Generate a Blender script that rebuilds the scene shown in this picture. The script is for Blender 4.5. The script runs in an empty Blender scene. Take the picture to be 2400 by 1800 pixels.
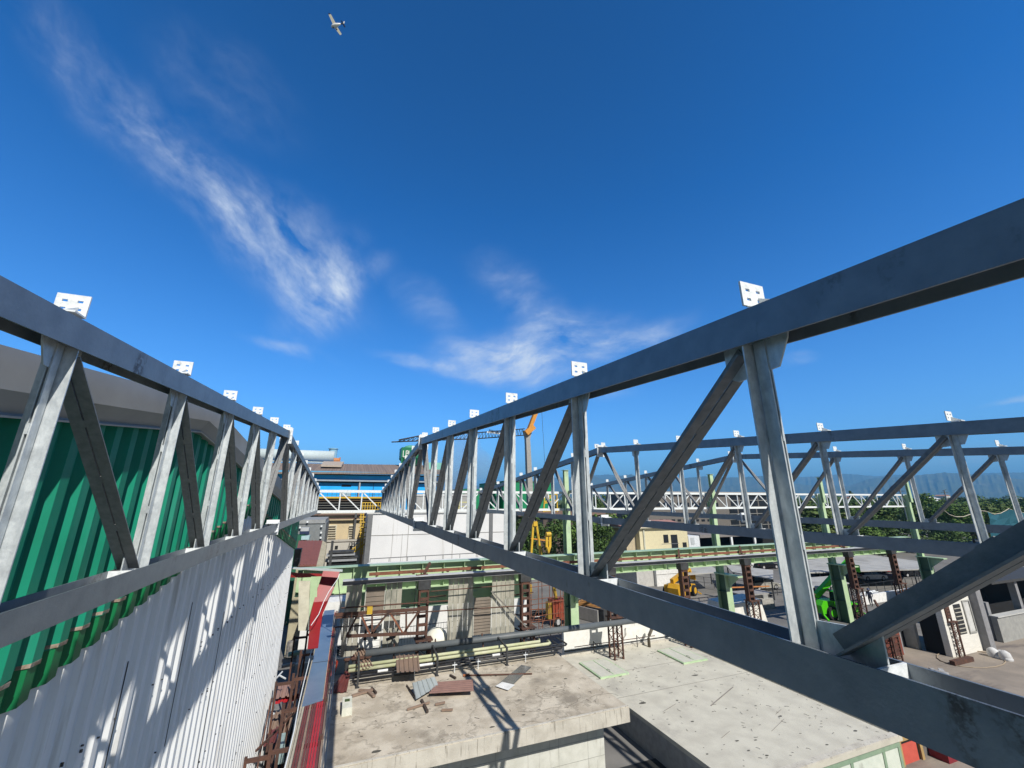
import bpy, math, random
from mathutils import Vector, Matrix
random.seed(11)
R = math.radians
sc = bpy.context.scene
COL = sc.collection

# ------------------------------------------------------------------ camera
FPX, PITCH, YAW = 951.0, 0.2778, 0.3675          # focal length in photo pixels (2400 wide)
cd = bpy.data.cameras.new("camera"); cam = bpy.data.objects.new("camera", cd); COL.objects.link(cam)
cd.sensor_width = 36.0; cd.lens = FPX / 2400 * 36; cd.clip_start = 0.05; cd.clip_end = 60000
cam.location = (0, 0, 0); cam.rotation_euler = (math.pi / 2 + PITCH, 0, -YAW)
sc.camera = cam
FW = Vector((math.sin(YAW) * math.cos(PITCH), math.cos(YAW) * math.cos(PITCH), math.sin(PITCH)))
RT = Vector((math.cos(YAW), -math.sin(YAW), 0)); UP = RT.cross(FW)
GZ = -11.5                                        # ground level below the eye

def at(u, v, ax, val):
    """world point seen in photo pixel (u, v) on the plane ax = val"""
    d = FW + RT * ((u - 1200) / FPX) - UP * ((v - 900) / FPX)
    return d * (val / d['xyz'.index(ax)])

# ------------------------------------------------------------------ world, sun, exposure
SUN = Vector((0.23, -1.05, 1.0)).normalized()     # towards the sun
w = bpy.data.worlds.new("World"); sc.world = w; w.use_nodes = True
nt = w.node_tree; nt.nodes.clear(); N = nt.nodes.new; L = nt.links.new
sky = N('ShaderNodeTexSky'); sky.sky_type = 'NISHITA'; sky.sun_disc = False
sky.sun_elevation = math.asin(SUN.z); sky.sun_rotation = math.atan2(SUN.x, SUN.y)
sky.altitude = 100; sky.air_density = 1.0; sky.dust_density = 0.7; sky.ozone_density = 3.0
hsv = N('ShaderNodeHueSaturation'); hsv.inputs['Saturation'].default_value = 1.05; hsv.inputs['Hue'].default_value = 0.5
L(sky.outputs[0], hsv.inputs['Color'])
tint = N('ShaderNodeMix'); tint.data_type = 'RGBA'; tint.blend_type = 'MULTIPLY'; tint.inputs['Factor'].default_value = 1
L(hsv.outputs[0], tint.inputs['A'])
# deep blue opposite the sun, whiter and duller sky on the sun's side
tf = N('ShaderNodeMix'); tf.data_type = 'RGBA'; tf.inputs['A'].default_value = (.25, .26, .25, 1); L(tf.outputs['Result'], tint.inputs['B'])
ELEV = True
tc = N('ShaderNodeTexCoord')
# directions flattened on a fixed plane of the world facing north-north-east
def vmath(op, a, b=None):
    n = N('ShaderNodeVectorMath'); n.operation = op
    for i, x in enumerate((a, b)):
        if x is None: continue
        if isinstance(x, (tuple, list, Vector)): n.inputs[i].default_value = tuple(x)
        else: L(x, n.inputs[i])
    return n
def m_(op, a, b=0.0, c=None, clamp=False):
    n = N('ShaderNodeMath'); n.operation = op; n.use_clamp = clamp
    for i, x in enumerate((a, b, c)):
        if x is None: continue
        if isinstance(x, (int, float)): n.inputs[i].default_value = x
        else: L(x, n.inputs[i])
    return n.outputs[0]
dF = vmath('DOT_PRODUCT', tc.outputs['Generated'], FW).outputs['Value']
dR = vmath('DOT_PRODUCT', tc.outputs['Generated'], RT).outputs['Value']
dU = vmath('DOT_PRODUCT', tc.outputs['Generated'], UP).outputs['Value']
dFc = m_('MAXIMUM', dF, 0.05)
tr = N('ShaderNodeMapRange'); tr.inputs['From Min'].default_value = -.15; tr.inputs['From Max'].default_value = .42; L(dF, tr.inputs['Value']); L(tr.outputs[0], tf.inputs['Factor'])
cx = m_('DIVIDE', dR, dFc); cy = m_('DIVIDE', dU, dFc)
cb = N('ShaderNodeCombineXYZ'); L(cx, cb.inputs[0]); L(cy, cb.inputs[1])
warp = N('ShaderNodeTexNoise'); warp.inputs['Scale'].default_value = 3.0; warp.inputs['Detail'].default_value = 5
L(cb.outputs[0], warp.inputs['Vector'])
wv = vmath('SUBTRACT', warp.outputs['Color'], (0.5, 0.5, 0.5))
wv2 = vmath('SCALE', wv.outputs[0]); wv2.inputs['Scale'].default_value = 0.14
pw = vmath('ADD', cb.outputs[0], wv2.outputs[0]).outputs[0]
def blob(u, v, ru, rv, ang, amp, power=1.0):
    """soft elongated patch of cirrus: centre, radii in photo pixels, angle in degrees"""
    mp = N('ShaderNodeMapping'); mp.vector_type = 'TEXTURE'
    mp.inputs['Location'].default_value = ((u - 1200) / FPX, -(v - 900) / FPX, 0)
    mp.inputs['Rotation'].default_value = (0, 0, R(ang)); mp.inputs['Scale'].default_value = (ru / FPX, rv / FPX, 1)
    L(pw, mp.inputs['Vector'])
    ln = vmath('LENGTH', mp.outputs[0]).outputs['Value']
    r = N('ShaderNodeMapRange'); r.interpolation_type = 'SMOOTHERSTEP'
    r.inputs['From Min'].default_value = 1.0; r.inputs['From Max'].default_value = 0.0
    r.inputs['To Min'].default_value = 0.0; r.inputs['To Max'].default_value = amp
    L(ln, r.inputs['Value']); return r.outputs[0]
def streaks(ang, stretch, scale, seed):
    mp = N('ShaderNodeMapping'); mp.inputs['Rotation'].default_value = (0, 0, R(ang)); mp.inputs['Location'].default_value = (seed, seed * .7, 0)
    L(pw, mp.inputs['Vector'])
    mp2 = N('ShaderNodeMapping'); mp2.inputs['Scale'].default_value = (1, stretch, 1); L(mp.outputs[0], mp2.inputs['Vector'])
    n = N('ShaderNodeTexNoise'); n.inputs['Scale'].default_value = scale; n.inputs['Detail'].default_value = 9; n.inputs['Roughness'].default_value = 0.56
    n.inputs['Distortion'].default_value = 0.15
    L(mp2.outputs[0], n.inputs['Vector'])
    n2 = N('ShaderNodeTexNoise'); n2.inputs['Scale'].default_value = scale * 3.4; n2.inputs['Detail'].default_value = 8; n2.inputs['Roughness'].default_value = .65; L(mp2.outputs[0], n2.inputs['Vector'])
    r2 = N('ShaderNodeMapRange'); r2.inputs['From Min'].default_value = .36; r2.inputs['From Max'].default_value = .66; r2.inputs['To Min'].default_value = .6; r2.inputs['To Max'].default_value = 1.15; L(n2.outputs[0], r2.inputs['Value'])
    r = N('ShaderNodeMapRange'); r.inputs['From Min'].default_value = 0.33; r.inputs['From Max'].default_value = 0.80; L(n.outputs[0], r.inputs['Value'])
    return m_('MULTIPLY', r.outputs[0], r2.outputs[0])
def total(lst):
    o = lst[0]
    for x in lst[1:]: o = m_('ADD', o, x)
    return o
g1 = total([blob(700, 600, 320, 140, -45, .8), blob(480, 430, 420, 120, -50, .5), blob(250, 230, 480, 130, -48, .26),
            blob(755, 690, 210, 110, 60, .8), blob(850, 650, 120, 55, 20, .6), blob(690, 820, 150, 26, -12, .7),
            blob(600, 560, 260, 150, -45, .3), blob(520, 200, 330, 160, -40, .12)])
g2 = total([blob(1250, 800, 330, 85, 14, .75), blob(1190, 850, 240, 75, -8, .8), blob(1450, 800, 260, 55, 16, .5), blob(1000, 850, 160, 30, -12, .6),
            blob(1230, 700, 220, 90, -35, .33), blob(1010, 720, 160, 60, -40, .2), blob(2390, 930, 110, 14, 8, .8),
            blob(1860, 840, 70, 28, 25, .35), blob(340, 822, 70, 16, -14, .5), blob(1420, 930, 120, 30, 5, .25), blob(560, 1010, 60, 26, -5, .25),
            blob(2200, 1075, 600, 45, 3, .32), blob(1000, 1180, 900, 60, 0, .12)])
alpha = m_('ADD', m_('MULTIPLY', g1, streaks(48, 2.2, 6.0, 3.1)), m_('MULTIPLY', m_('MULTIPLY', g2, 1.55), streaks(-12, 2.2, 6.0, 9.4)))
alpha = m_('MULTIPLY', alpha, .86, clamp=True)
# the sky in the photo deepens towards the zenith and pales at the horizon: cirrus and haze colours only, sky from Nishita
bg = N('ShaderNodeBackground'); bg.inputs['Strength'].default_value = 0.087
cc = N('ShaderNodeMix'); cc.data_type = 'RGBA'; cc.inputs['B'].default_value = (7.6, 8.4, 9.4, 1)
L(alpha, cc.inputs['Factor']); sxyz = N('ShaderNodeSeparateXYZ'); L(tc.outputs['Generated'], sxyz.inputs[0])
hf = N('ShaderNodeMapRange'); hf.inputs['From Min'].default_value = .62; hf.inputs['From Max'].default_value = .0; L(sxyz.outputs[2], hf.inputs['Value'])
hm_ = N('ShaderNodeMix'); hm_.data_type = 'RGBA'; hm_.inputs['A'].default_value = (.075, .86, 1.66, 1); hm_.inputs['B'].default_value = (.56, 1.0, 1.44, 1); L(hf.outputs[0], hm_.inputs['Factor']); L(hm_.outputs['Result'], tf.inputs['B'])
ev = N('ShaderNodeMapRange'); ev.inputs['From Min'].default_value = .0; ev.inputs['From Max'].default_value = .9; ev.inputs['To Min'].default_value = 1.48; ev.inputs['To Max'].default_value = .68; L(sxyz.outputs[2], ev.inputs['Value'])
evs = vmath('SCALE', tint.outputs['Result']); L(ev.outputs[0], evs.inputs['Scale']); L(evs.outputs[0], cc.inputs['A']); L(cc.outputs['Result'], bg.inputs['Color'])
wo = N('ShaderNodeOutputWorld'); L(bg.outputs[0], wo.inputs[0])

sd = bpy.data.lights.new("sun", 'SUN'); sd.energy = 5.0; sd.angle = R(0.53); sd.color = (1, .955, .88)
so = bpy.data.objects.new("sun", sd); COL.objects.link(so); so.rotation_euler = SUN.to_track_quat('Z', 'Y').to_euler()
sc.view_settings.view_transform = 'Standard'; sc.view_settings.look = 'None'; sc.view_settings.exposure = 0.28; sc.view_settings.gamma = 1
sc.cycles.max_bounces = 6; sc.cycles.diffuse_bounces = 3; sc.cycles.transparent_max_bounces = 12

# ------------------------------------------------------------------ materials
MATS = {}
def mat(name, c, c2=None, rough=.7, metal=0.0, scale=3.0, mix=(.4, .65), bump=0.0, bscale=None, stretch=(1, 1, 1), spec=.4, fine=0.0, mark=None,
        stain=None, stain_scale=.6, stain_rng=(.55, .7), stain_stretch=(1, 1, 1), alpha=1.0, noise='noise'):
    if name in MATS: return MATS[name]
    m = bpy.data.materials.new(name); m.use_nodes = True; t = m.node_tree; b = t.nodes['Principled BSDF']
    NN, LL = t.nodes.new, t.links.new
    g = NN('ShaderNodeNewGeometry')
    def nz(sc_, st, det=6, kind='noise'):
        mp = NN('ShaderNodeMapping'); mp.inputs['Scale'].default_value = st; LL(g.outputs['Position'], mp.inputs[0])
        if kind == 'voronoi':
            n = NN('ShaderNodeTexVoronoi'); n.inputs['Scale'].default_value = sc_; LL(mp.outputs[0], n.inputs['Vector']); return n.outputs['Color']
        n = NN('ShaderNodeTexNoise'); n.inputs['Scale'].default_value = sc_; n.inputs['Detail'].default_value = det; n.inputs['Roughness'].default_value = .6
        LL(mp.outputs[0], n.inputs['Vector']); return n.outputs[0]
    def ramp(src, a, bb):
        r = NN('ShaderNodeMapRange'); r.inputs['From Min'].default_value = a; r.inputs['From Max'].default_value = bb; LL(src, r.inputs['Value']); return r.outputs[0]
    def mixc(f, A, B):
        x = NN('ShaderNodeMix'); x.data_type = 'RGBA'; LL(f, x.inputs['Factor'])
        for k, v in (('A', A), ('B', B)):
            if isinstance(v, tuple): x.inputs[k].default_value = (*v, 1) if len(v) == 3 else v
            else: LL(v, x.inputs[k])
        return x.outputs['Result']
    if c2 is None: c2 = tuple(x * .82 for x in c)
    col = mixc(ramp(nz(scale, stretch, kind=noise), *mix), c, c2)
    if stain:
        sm = ramp(nz(stain_scale, stain_stretch, 8), *stain_rng)
        if fine:
            mm = NN('ShaderNodeMath'); mm.operation = 'MULTIPLY'; LL(sm, mm.inputs[0]); LL(ramp(nz(fine, (1, 1, 1), 3), .42, .56), mm.inputs[1]); sm = mm.outputs[0]
        col = mixc(sm, col, stain)
    if mark:                                     # watermarks: dark outlines left by dried puddles
        q = nz(mark[0], (1, 1, 1), 5); e1 = ramp(q, mark[1], mark[1] + .006); e2 = ramp(q, mark[1] + .05, mark[1] + .01)
        mm = NN('ShaderNodeMath'); mm.operation = 'MULTIPLY'; LL(e1, mm.inputs[0]); LL(e2, mm.inputs[1]); m3 = NN('ShaderNodeMath'); m3.operation = 'MULTIPLY'; LL(mm.outputs[0], m3.inputs[0]); m3.inputs[1].default_value = .55
        col = mixc(m3.outputs[0], col, mark[2])
    LL(col, b.inputs['Base Color'])
    b.inputs['Roughness'].default_value = rough; b.inputs['Metallic'].default_value = metal
    b.inputs['Specular IOR Level'].default_value = spec; b.inputs['Alpha'].default_value = alpha
    if bump:
        bn = NN('ShaderNodeBump'); bn.inputs['Strength'].default_value = bump; bn.inputs['Distance'].default_value = .02
        LL(nz(bscale or scale * 6, (1, 1, 1)), bn.inputs['Height']); LL(bn.outputs[0], b.inputs['Normal'])
    MATS[name] = m; return m
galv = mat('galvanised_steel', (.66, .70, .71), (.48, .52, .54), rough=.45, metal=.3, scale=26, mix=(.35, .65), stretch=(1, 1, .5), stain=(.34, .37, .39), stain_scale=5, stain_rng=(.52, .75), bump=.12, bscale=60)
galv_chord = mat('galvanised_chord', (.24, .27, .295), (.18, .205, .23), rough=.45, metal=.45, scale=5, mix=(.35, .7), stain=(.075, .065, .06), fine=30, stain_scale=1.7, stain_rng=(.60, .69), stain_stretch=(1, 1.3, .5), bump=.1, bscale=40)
galv_shaded = mat('shaded_galvanised_steel', (.24, .243, .24), (.175, .18, .182), rough=.55, metal=.2, scale=18, mix=(.35, .65), stain=(.15, .15, .145), stain_scale=4, stain_rng=(.6, .75), bump=.12, bscale=60)  # steel of the diagonals, darkened in its colour for their shade
galv_white = mat('fresh_zinc_plate', (.78, .81, .82), (.62, .65, .66), rough=.6, metal=.0, scale=30, bump=.2, stain=(.42, .44, .45), stain_scale=9, stain_rng=(.58, .74))
green_sheet = mat('green_cladding', (.004, .25, .15), (.003, .21, .12), rough=.55, scale=1.3, stain=(.035, .27, .19), stain_scale=1.4, stain_rng=(.52, .78), stain_stretch=(1, 6, .5))
green_old = mat('faded_green_cladding', (.035, .25, .15), (.07, .27, .18), rough=.65, scale=2)
foam = mat('brown_foam_edge', (.22, .16, .11), (.4, .34, .28), rough=.9, scale=14)
white_sheet = mat('white_cladding', (.80, .81, .80), (.72, .73, .72), rough=.6, scale=1.2, stretch=(1, 2.5, .35), stain=(.48, .46, .42), stain_scale=1.6, stain_rng=(.54, .76), stain_stretch=(1, 6, .35))
dark_gap = mat('dark_gap', (.012, .013, .015), rough=.9)
fascia_m = mat('grey_fascia', (.34, .34, .33), (.28, .28, .27), rough=.5, scale=.8)
concrete = mat('roof_concrete', (.58, .52, .42), (.42, .365, .285), rough=.95, scale=.8, mix=(.38, .6), stain=(.27, .235, .185), stain_scale=.5, stain_rng=(.54, .66), bump=.9, bscale=14, mark=(.42, .50, (.24, .21, .165)))
concrete_pale = mat('pale_roof_membrane', (.56, .535, .45), (.47, .445, .375), rough=.95, scale=.9, stain=(.33, .31, .27), stain_scale=.35, stain_rng=(.58, .72), bump=.35, bscale=12)
concrete_edge = mat('stained_concrete_edge', (.55, .52, .45), (.44, .41, .35), rough=.95, scale=1.5, stain=(.16, .14, .11), stain_scale=3.0, stain_rng=(.58, .70), stain_stretch=(3.2, 3.2, .25), bump=.4, bscale=12)
block_wall = mat('white_block_wall', (.60, .60, .54), (.50, .50, .44), rough=.95, scale=2, stain=(.22, .2, .17), stain_scale=2.4, stain_rng=(.62, .72), stain_stretch=(3.5, 3.5, .22), bump=.3)
rust = mat('rusty_steel', (.075, .04, .03), (.125, .058, .038), rough=.9, scale=3, stain=(.05, .032, .028), stain_scale=1.7, bump=.3)
rust_bright = mat('bright_rust', (.25, .10, .055), (.14, .06, .04), rough=.9, scale=4)
dark_steel = mat('dark_steel', (.055, .058, .06), (.03, .03, .032), rough=.6, scale=3)
green_paint = mat('pale_green_paint', (.46, .60, .37), (.39, .53, .31), rough=.55, scale=1.4, stain=(.35, .42, .33), stain_scale=2.2, stain_rng=(.58, .7))
green_shaded = mat('shaded_green_paint', (.075, .14, .075), (.055, .11, .06), rough=.6, scale=1.2)  # for the column webs: pale green with their shade painted in
green_flange = mat('worn_green_flange', (.36, .50, .37), (.28, .42, .30), rough=.6, scale=1.5, stain=(.5, .55, .48), stain_scale=3, stain_rng=(.6, .7))
# ------------------------------------------------------------------ mesh helpers
class MB:
    def __init__(s): s.v = []; s.f = []; s.mi = []; s.m = 0
    def quad(s, *p):
        n = len(s.v); s.v += [tuple(x) for x in p]; s.f.append(tuple(range(n, n + len(p)))); s.mi.append(s.m); return s
    def hexa(s, p):                                  # 8 corners: bottom 4 ccw, top 4 ccw
        n = len(s.v); s.v += [tuple(x) for x in p]
        for f in ((3, 2, 1, 0), (4, 5, 6, 7), (0, 1, 5, 4), (1, 2, 6, 5), (2, 3, 7, 6), (3, 0, 4, 7)):
            s.f.append(tuple(n + i for i in f)); s.mi.append(s.m)
        return s
    def box(s, x0, x1, y0, y1, z0, z1):
        return s.hexa([(x0, y0, z0), (x1, y0, z0), (x1, y1, z0), (x0, y1, z0), (x0, y0, z1), (x1, y0, z1), (x1, y1, z1), (x0, y1, z1)])
    def bar(s, p0, p1, w_, h_, up=(0, 0, 1), o=(0, 0)):
        """box along p0-p1; w_ across, h_ along 'up'; o = offset of its centre (across, up)"""
        p0 = Vector(p0); p1 = Vector(p1); d = (p1 - p0).normalized(); u = Vector(up)
        u = (u - d * u.dot(d))
        if u.length < 1e-5: u = Vector((1, 0, 0)) - d * d.x
        u.normalize(); a = d.cross(u)
        q = []
        for (sa, su) in ((-1, -1), (1, -1), (1, 1), (-1, 1)):
            q.append(a * (o[0] + sa * w_ / 2) + u * (o[1] + su * h_ / 2))
        return s.hexa([p0 + x for x in q] + [p1 + x for x in q])
    def tube(s, pts, r, n=8, cap=True):
        pts = [Vector(p) for p in pts]; rs = r if isinstance(r, (list, tuple)) else [r] * len(pts); rings = []
        for i, p in enumerate(pts):
            d = (pts[min(i + 1, len(pts) - 1)] - pts[max(i - 1, 0)]).normalized()
            u = Vector((0, 0, 1)) if abs(d.z) < .95 else Vector((1, 0, 0))
            a = d.cross(u).normalized(); b = a.cross(d).normalized()
            k = len(s.v); rings.append(k)
            s.v += [tuple(p + (a * math.cos(t) + b * math.sin(t)) * rs[i]) for t in [2 * math.pi * j / n for j in range(n)]]
        for a, b in zip(rings, rings[1:]):
            for j in range(n):
                s.f.append((a + j, a + (j + 1) % n, b + (j + 1) % n, b + j)); s.mi.append(s.m)
        if cap:
            s.f.append(tuple(rings[0] + j for j in reversed(range(n)))); s.mi.append(s.m)
            s.f.append(tuple(rings[-1] + j for j in range(n))); s.mi.append(s.m)
        return s
    def prism(s, poly, ax, a0, a1):
        """extrude 2D polygon along axis ax from a0 to a1 (poly in the other two axes, cyclic order)"""
        def P(q, a):
            if ax == 'x': return (a, q[0], q[1])
            if ax == 'y': return (q[0], a, q[1])
            return (q[0], q[1], a)
        n = len(poly); k = len(s.v)
        s.v += [P(q, a0) for q in poly] + [P(q, a1) for q in poly]
        s.f.append(tuple(k + i for i in reversed(range(n)))); s.f.append(tuple(k + n + i for i in range(n))); s.mi += [s.m] * 2
        for i in range(n):
            j = (i + 1) % n; s.f.append((k + i, k + j, k + n + j, k + n + i)); s.mi.append(s.m)
        return s
    def lathe(s, c, prof, n=16):
        """prof: (radius, z) pairs; around vertical axis through c"""
        rings = []
        for (r, z) in prof:
            rings.append(len(s.v)); s.v += [(c[0] + r * math.cos(2 * math.pi * j / n), c[1] + r * math.sin(2 * math.pi * j / n), c[2] + z) for j in range(n)]
        for a, b in zip(rings, rings[1:]):
            for j in range(n): s.f.append((a + j, a + (j + 1) % n, b + (j + 1) % n, b + j)); s.mi.append(s.m)
        return s
    def build(s, name, m, parent=None, loc=None, smooth=False, fix=True):
        me = bpy.data.meshes.new(name); me.from_pydata(s.v, [], s.f)
        for x in (m if isinstance(m, (list, tuple)) else [m]): me.materials.append(x)
        for p, i in zip(me.polygons, s.mi):
            p.material_index = i; p.use_smooth = smooth
        if fix:
            import bmesh
            b = bmesh.new(); b.from_mesh(me); bmesh.ops.recalc_face_normals(b, faces=b.faces[:]); b.to_mesh(me); b.free()
        me.update()
        o = bpy.data.objects.new(name, me); COL.objects.link(o)
        if parent is not None: o.parent = parent
        if loc is not None: o.location = loc
        return o
def empty(name, loc=(0, 0, 0), rz=0.0):
    o = bpy.data.objects.new(name, None); COL.objects.link(o); o.location = loc; o.rotation_euler = (0, 0, rz); o.empty_display_size = .3
    return o
def tag(o, label=None, cat=None, group=None, kind=None):
    if label: o['label'] = label
    if cat: o['category'] = cat
    if group: o['group'] = group
    if kind: o['kind'] = kind
    return o
def thing(name, label, cat, loc=(0, 0, 0), rz=0.0, group=None): return tag(empty(name, loc, rz), label, cat, group)
def kids(o): return [x for x in bpy.data.objects if x.parent == o]
def copy_tree(o, parent=None):
    tree = {}
    for x in bpy.data.objects:
        if x.parent: tree.setdefault(x.parent.name, []).append(x)
    def rec(q, par):
        c = q.copy(); COL.objects.link(c); c.parent = par
        for ch in tree.get(q.name, []): rec(ch, c)
        return c
    return rec(o, parent)
def grid_plate(b, x0, x1, z0, z1, y0, y1, holes):
    """plate in the x-z plane with rectangular slots (hx0, hx1, hz0, hz1) really cut through"""
    xs = sorted({x0, x1, *[h[0] for h in holes], *[h[1] for h in holes]}); zs = sorted({z0, z1, *[h[2] for h in holes], *[h[3] for h in holes]})
    def hole(i, j):
        if i < 0 or j < 0 or i >= len(xs) - 1 or j >= len(zs) - 1: return True
        cx_ = (xs[i] + xs[i + 1]) / 2; cz_ = (zs[j] + zs[j + 1]) / 2
        return any(h[0] < cx_ < h[1] and h[2] < cz_ < h[3] for h in holes)
    for i in range(len(xs) - 1):
        for j in range(len(zs) - 1):
            if hole(i, j): continue
            a, c, d, e = xs[i], xs[i + 1], zs[j], zs[j + 1]
            b.quad((a, y0, d), (c, y0, d), (c, y0, e), (a, y0, e)); b.quad((a, y1, e), (c, y1, e), (c, y1, d), (a, y1, d))
            if hole(i - 1, j): b.quad((a, y0, e), (a, y1, e), (a, y1, d), (a, y0, d))
            if hole(i + 1, j): b.quad((c, y0, d), (c, y1, d), (c, y1, e), (c, y0, e))
            if hole(i, j - 1): b.quad((a, y0, d), (a, y1, d), (c, y1, d), (c, y0, d))
            if hole(i, j + 1): b.quad((a, y0, e), (c, y0, e), (c, y1, e), (a, y1, e))

# ------------------------------------------------------------------ roof trusses
KY, EY, BY = 13.7, 29.9, -2.5                       # ridge, far end, near end (behind the eye)
SL = 0.075
def ztop(y): return 0.94 + SL * y if y < KY else 0.94 + SL * KY - 0.083 * (y - KY)
ZB = -0.645                                         # top edge of the bottom chord
near_nodes = [-2.51 + 2 * i for i in range(8)]      # ... 11.49
near_nodes = [y for y in near_nodes if y < 12]
far_nodes = [15.9 + 2 * i for i in range(8)]
def chord_pieces(y0, y1, zf, name, par):
    """I-section laid on its side: two vertical flanges 0.2 high and a horizontal web"""
    b = MB(); t = .012; hw = .10; d = .205
    for sx in (-1, 1):
        b.hexa([(sx * hw - (t if sx > 0 else 0), y0, zf(y0) - d), (sx * hw + (t if sx < 0 else 0), y0, zf(y0) - d), (sx * hw + (t if sx < 0 else 0), y1, zf(y1) - d), (sx * hw - (t if sx > 0 else 0), y1, zf(y1) - d),
                (sx * hw - (t if sx > 0 else 0), y0, zf(y0)), (sx * hw + (t if sx < 0 else 0), y0, zf(y0)), (sx * hw + (t if sx < 0 else 0), y1, zf(y1)), (sx * hw - (t if sx > 0 else 0), y1, zf(y1))])
    c = hw - t
    b.hexa([(-c, y0, zf(y0) - d / 2 - .005), (c, y0, zf(y0) - d / 2 - .005), (c, y1, zf(y1) - d / 2 - .005), (-c, y1, zf(y1) - d / 2 - .005),
            (-c, y0, zf(y0) - d / 2 + .004), (c, y0, zf(y0) - d / 2 + .004), (c, y1, zf(y1) - d / 2 + .004), (-c, y1, zf(y1) - d / 2 + .004)])
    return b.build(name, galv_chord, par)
def double_angle(name, p0, p1, nrm, par, leg=.080):
    """two angles back to back with a slot between: flange on the nrm side, stems pointing the other way; packers in the slot"""
    b = MB(); t = .009; g = .012
    p0 = Vector(p0); p1 = Vector(p1); d = (p1 - p0).normalized(); n = Vector(nrm); n = (n - d * n.dot(d)).normalized()
    for s in (-1, 1):
        b.bar(p0, p1, leg, t, up=n, o=(s * (g / 2 + leg / 2), leg / 2))
        b.bar(p0, p1, t, leg - t * 1.5, up=n, o=(s * (g / 2 + t / 2), -t * .75))
    ln = (p1 - p0).length; k = max(2, int(ln / .75))
    for i in range(1, k + 1):
        c = p0 + d * (ln * i / (k + 1)); b.bar(c - d * .035, c + d * .035, g + .002, leg + .012, up=n)
    return b.build(name, galv_shaded if name == 'diagonal' else galv, par)
def bracket(par, y, dx=0.0):
    y -= .05 + random.uniform(-.008, .008); dx += random.uniform(-.009, .009); z = ztop(y) + .002
    b = MB(); b.box(-.035 + dx, .035 + dx, y - .04, y + .05, z - .004, z + .016)                     # neck
    b.box(-.02 + dx, .10 + dx, y - .06, y + .066, z + .016, z + .028)                               # seat
    b.prism([(y - .06, z + .0285), (y + .066, z + .0285), (y + .066, z + .10)], 'x', .034 + dx, .044 + dx)
    o = b.build('purlin_bracket', galv_white, par)
    q = MB(); hs = []
    for hx in (-.042, .042):
        for hz in (.08, .14): hs.append((hx - .016 + dx, hx + .016 + dx, z + hz - .009, z + hz + .009))
    grid_plate(q, -.092 + dx, .092 + dx, z + .035, z + .19, y + .068, y + .08, hs)
    b2 = MB(); b2.tube([(-.075 + dx, y + .066, z + .028), (-.02 + dx, y + .064, z + .031), (.03 + dx, y + .066, z + .027), (.08 + dx, y + .065, z + .03)], .006, 5); b2.build('weld_bead', galv, o)
    q.build('bolt_plate', galv_white, o)
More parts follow.
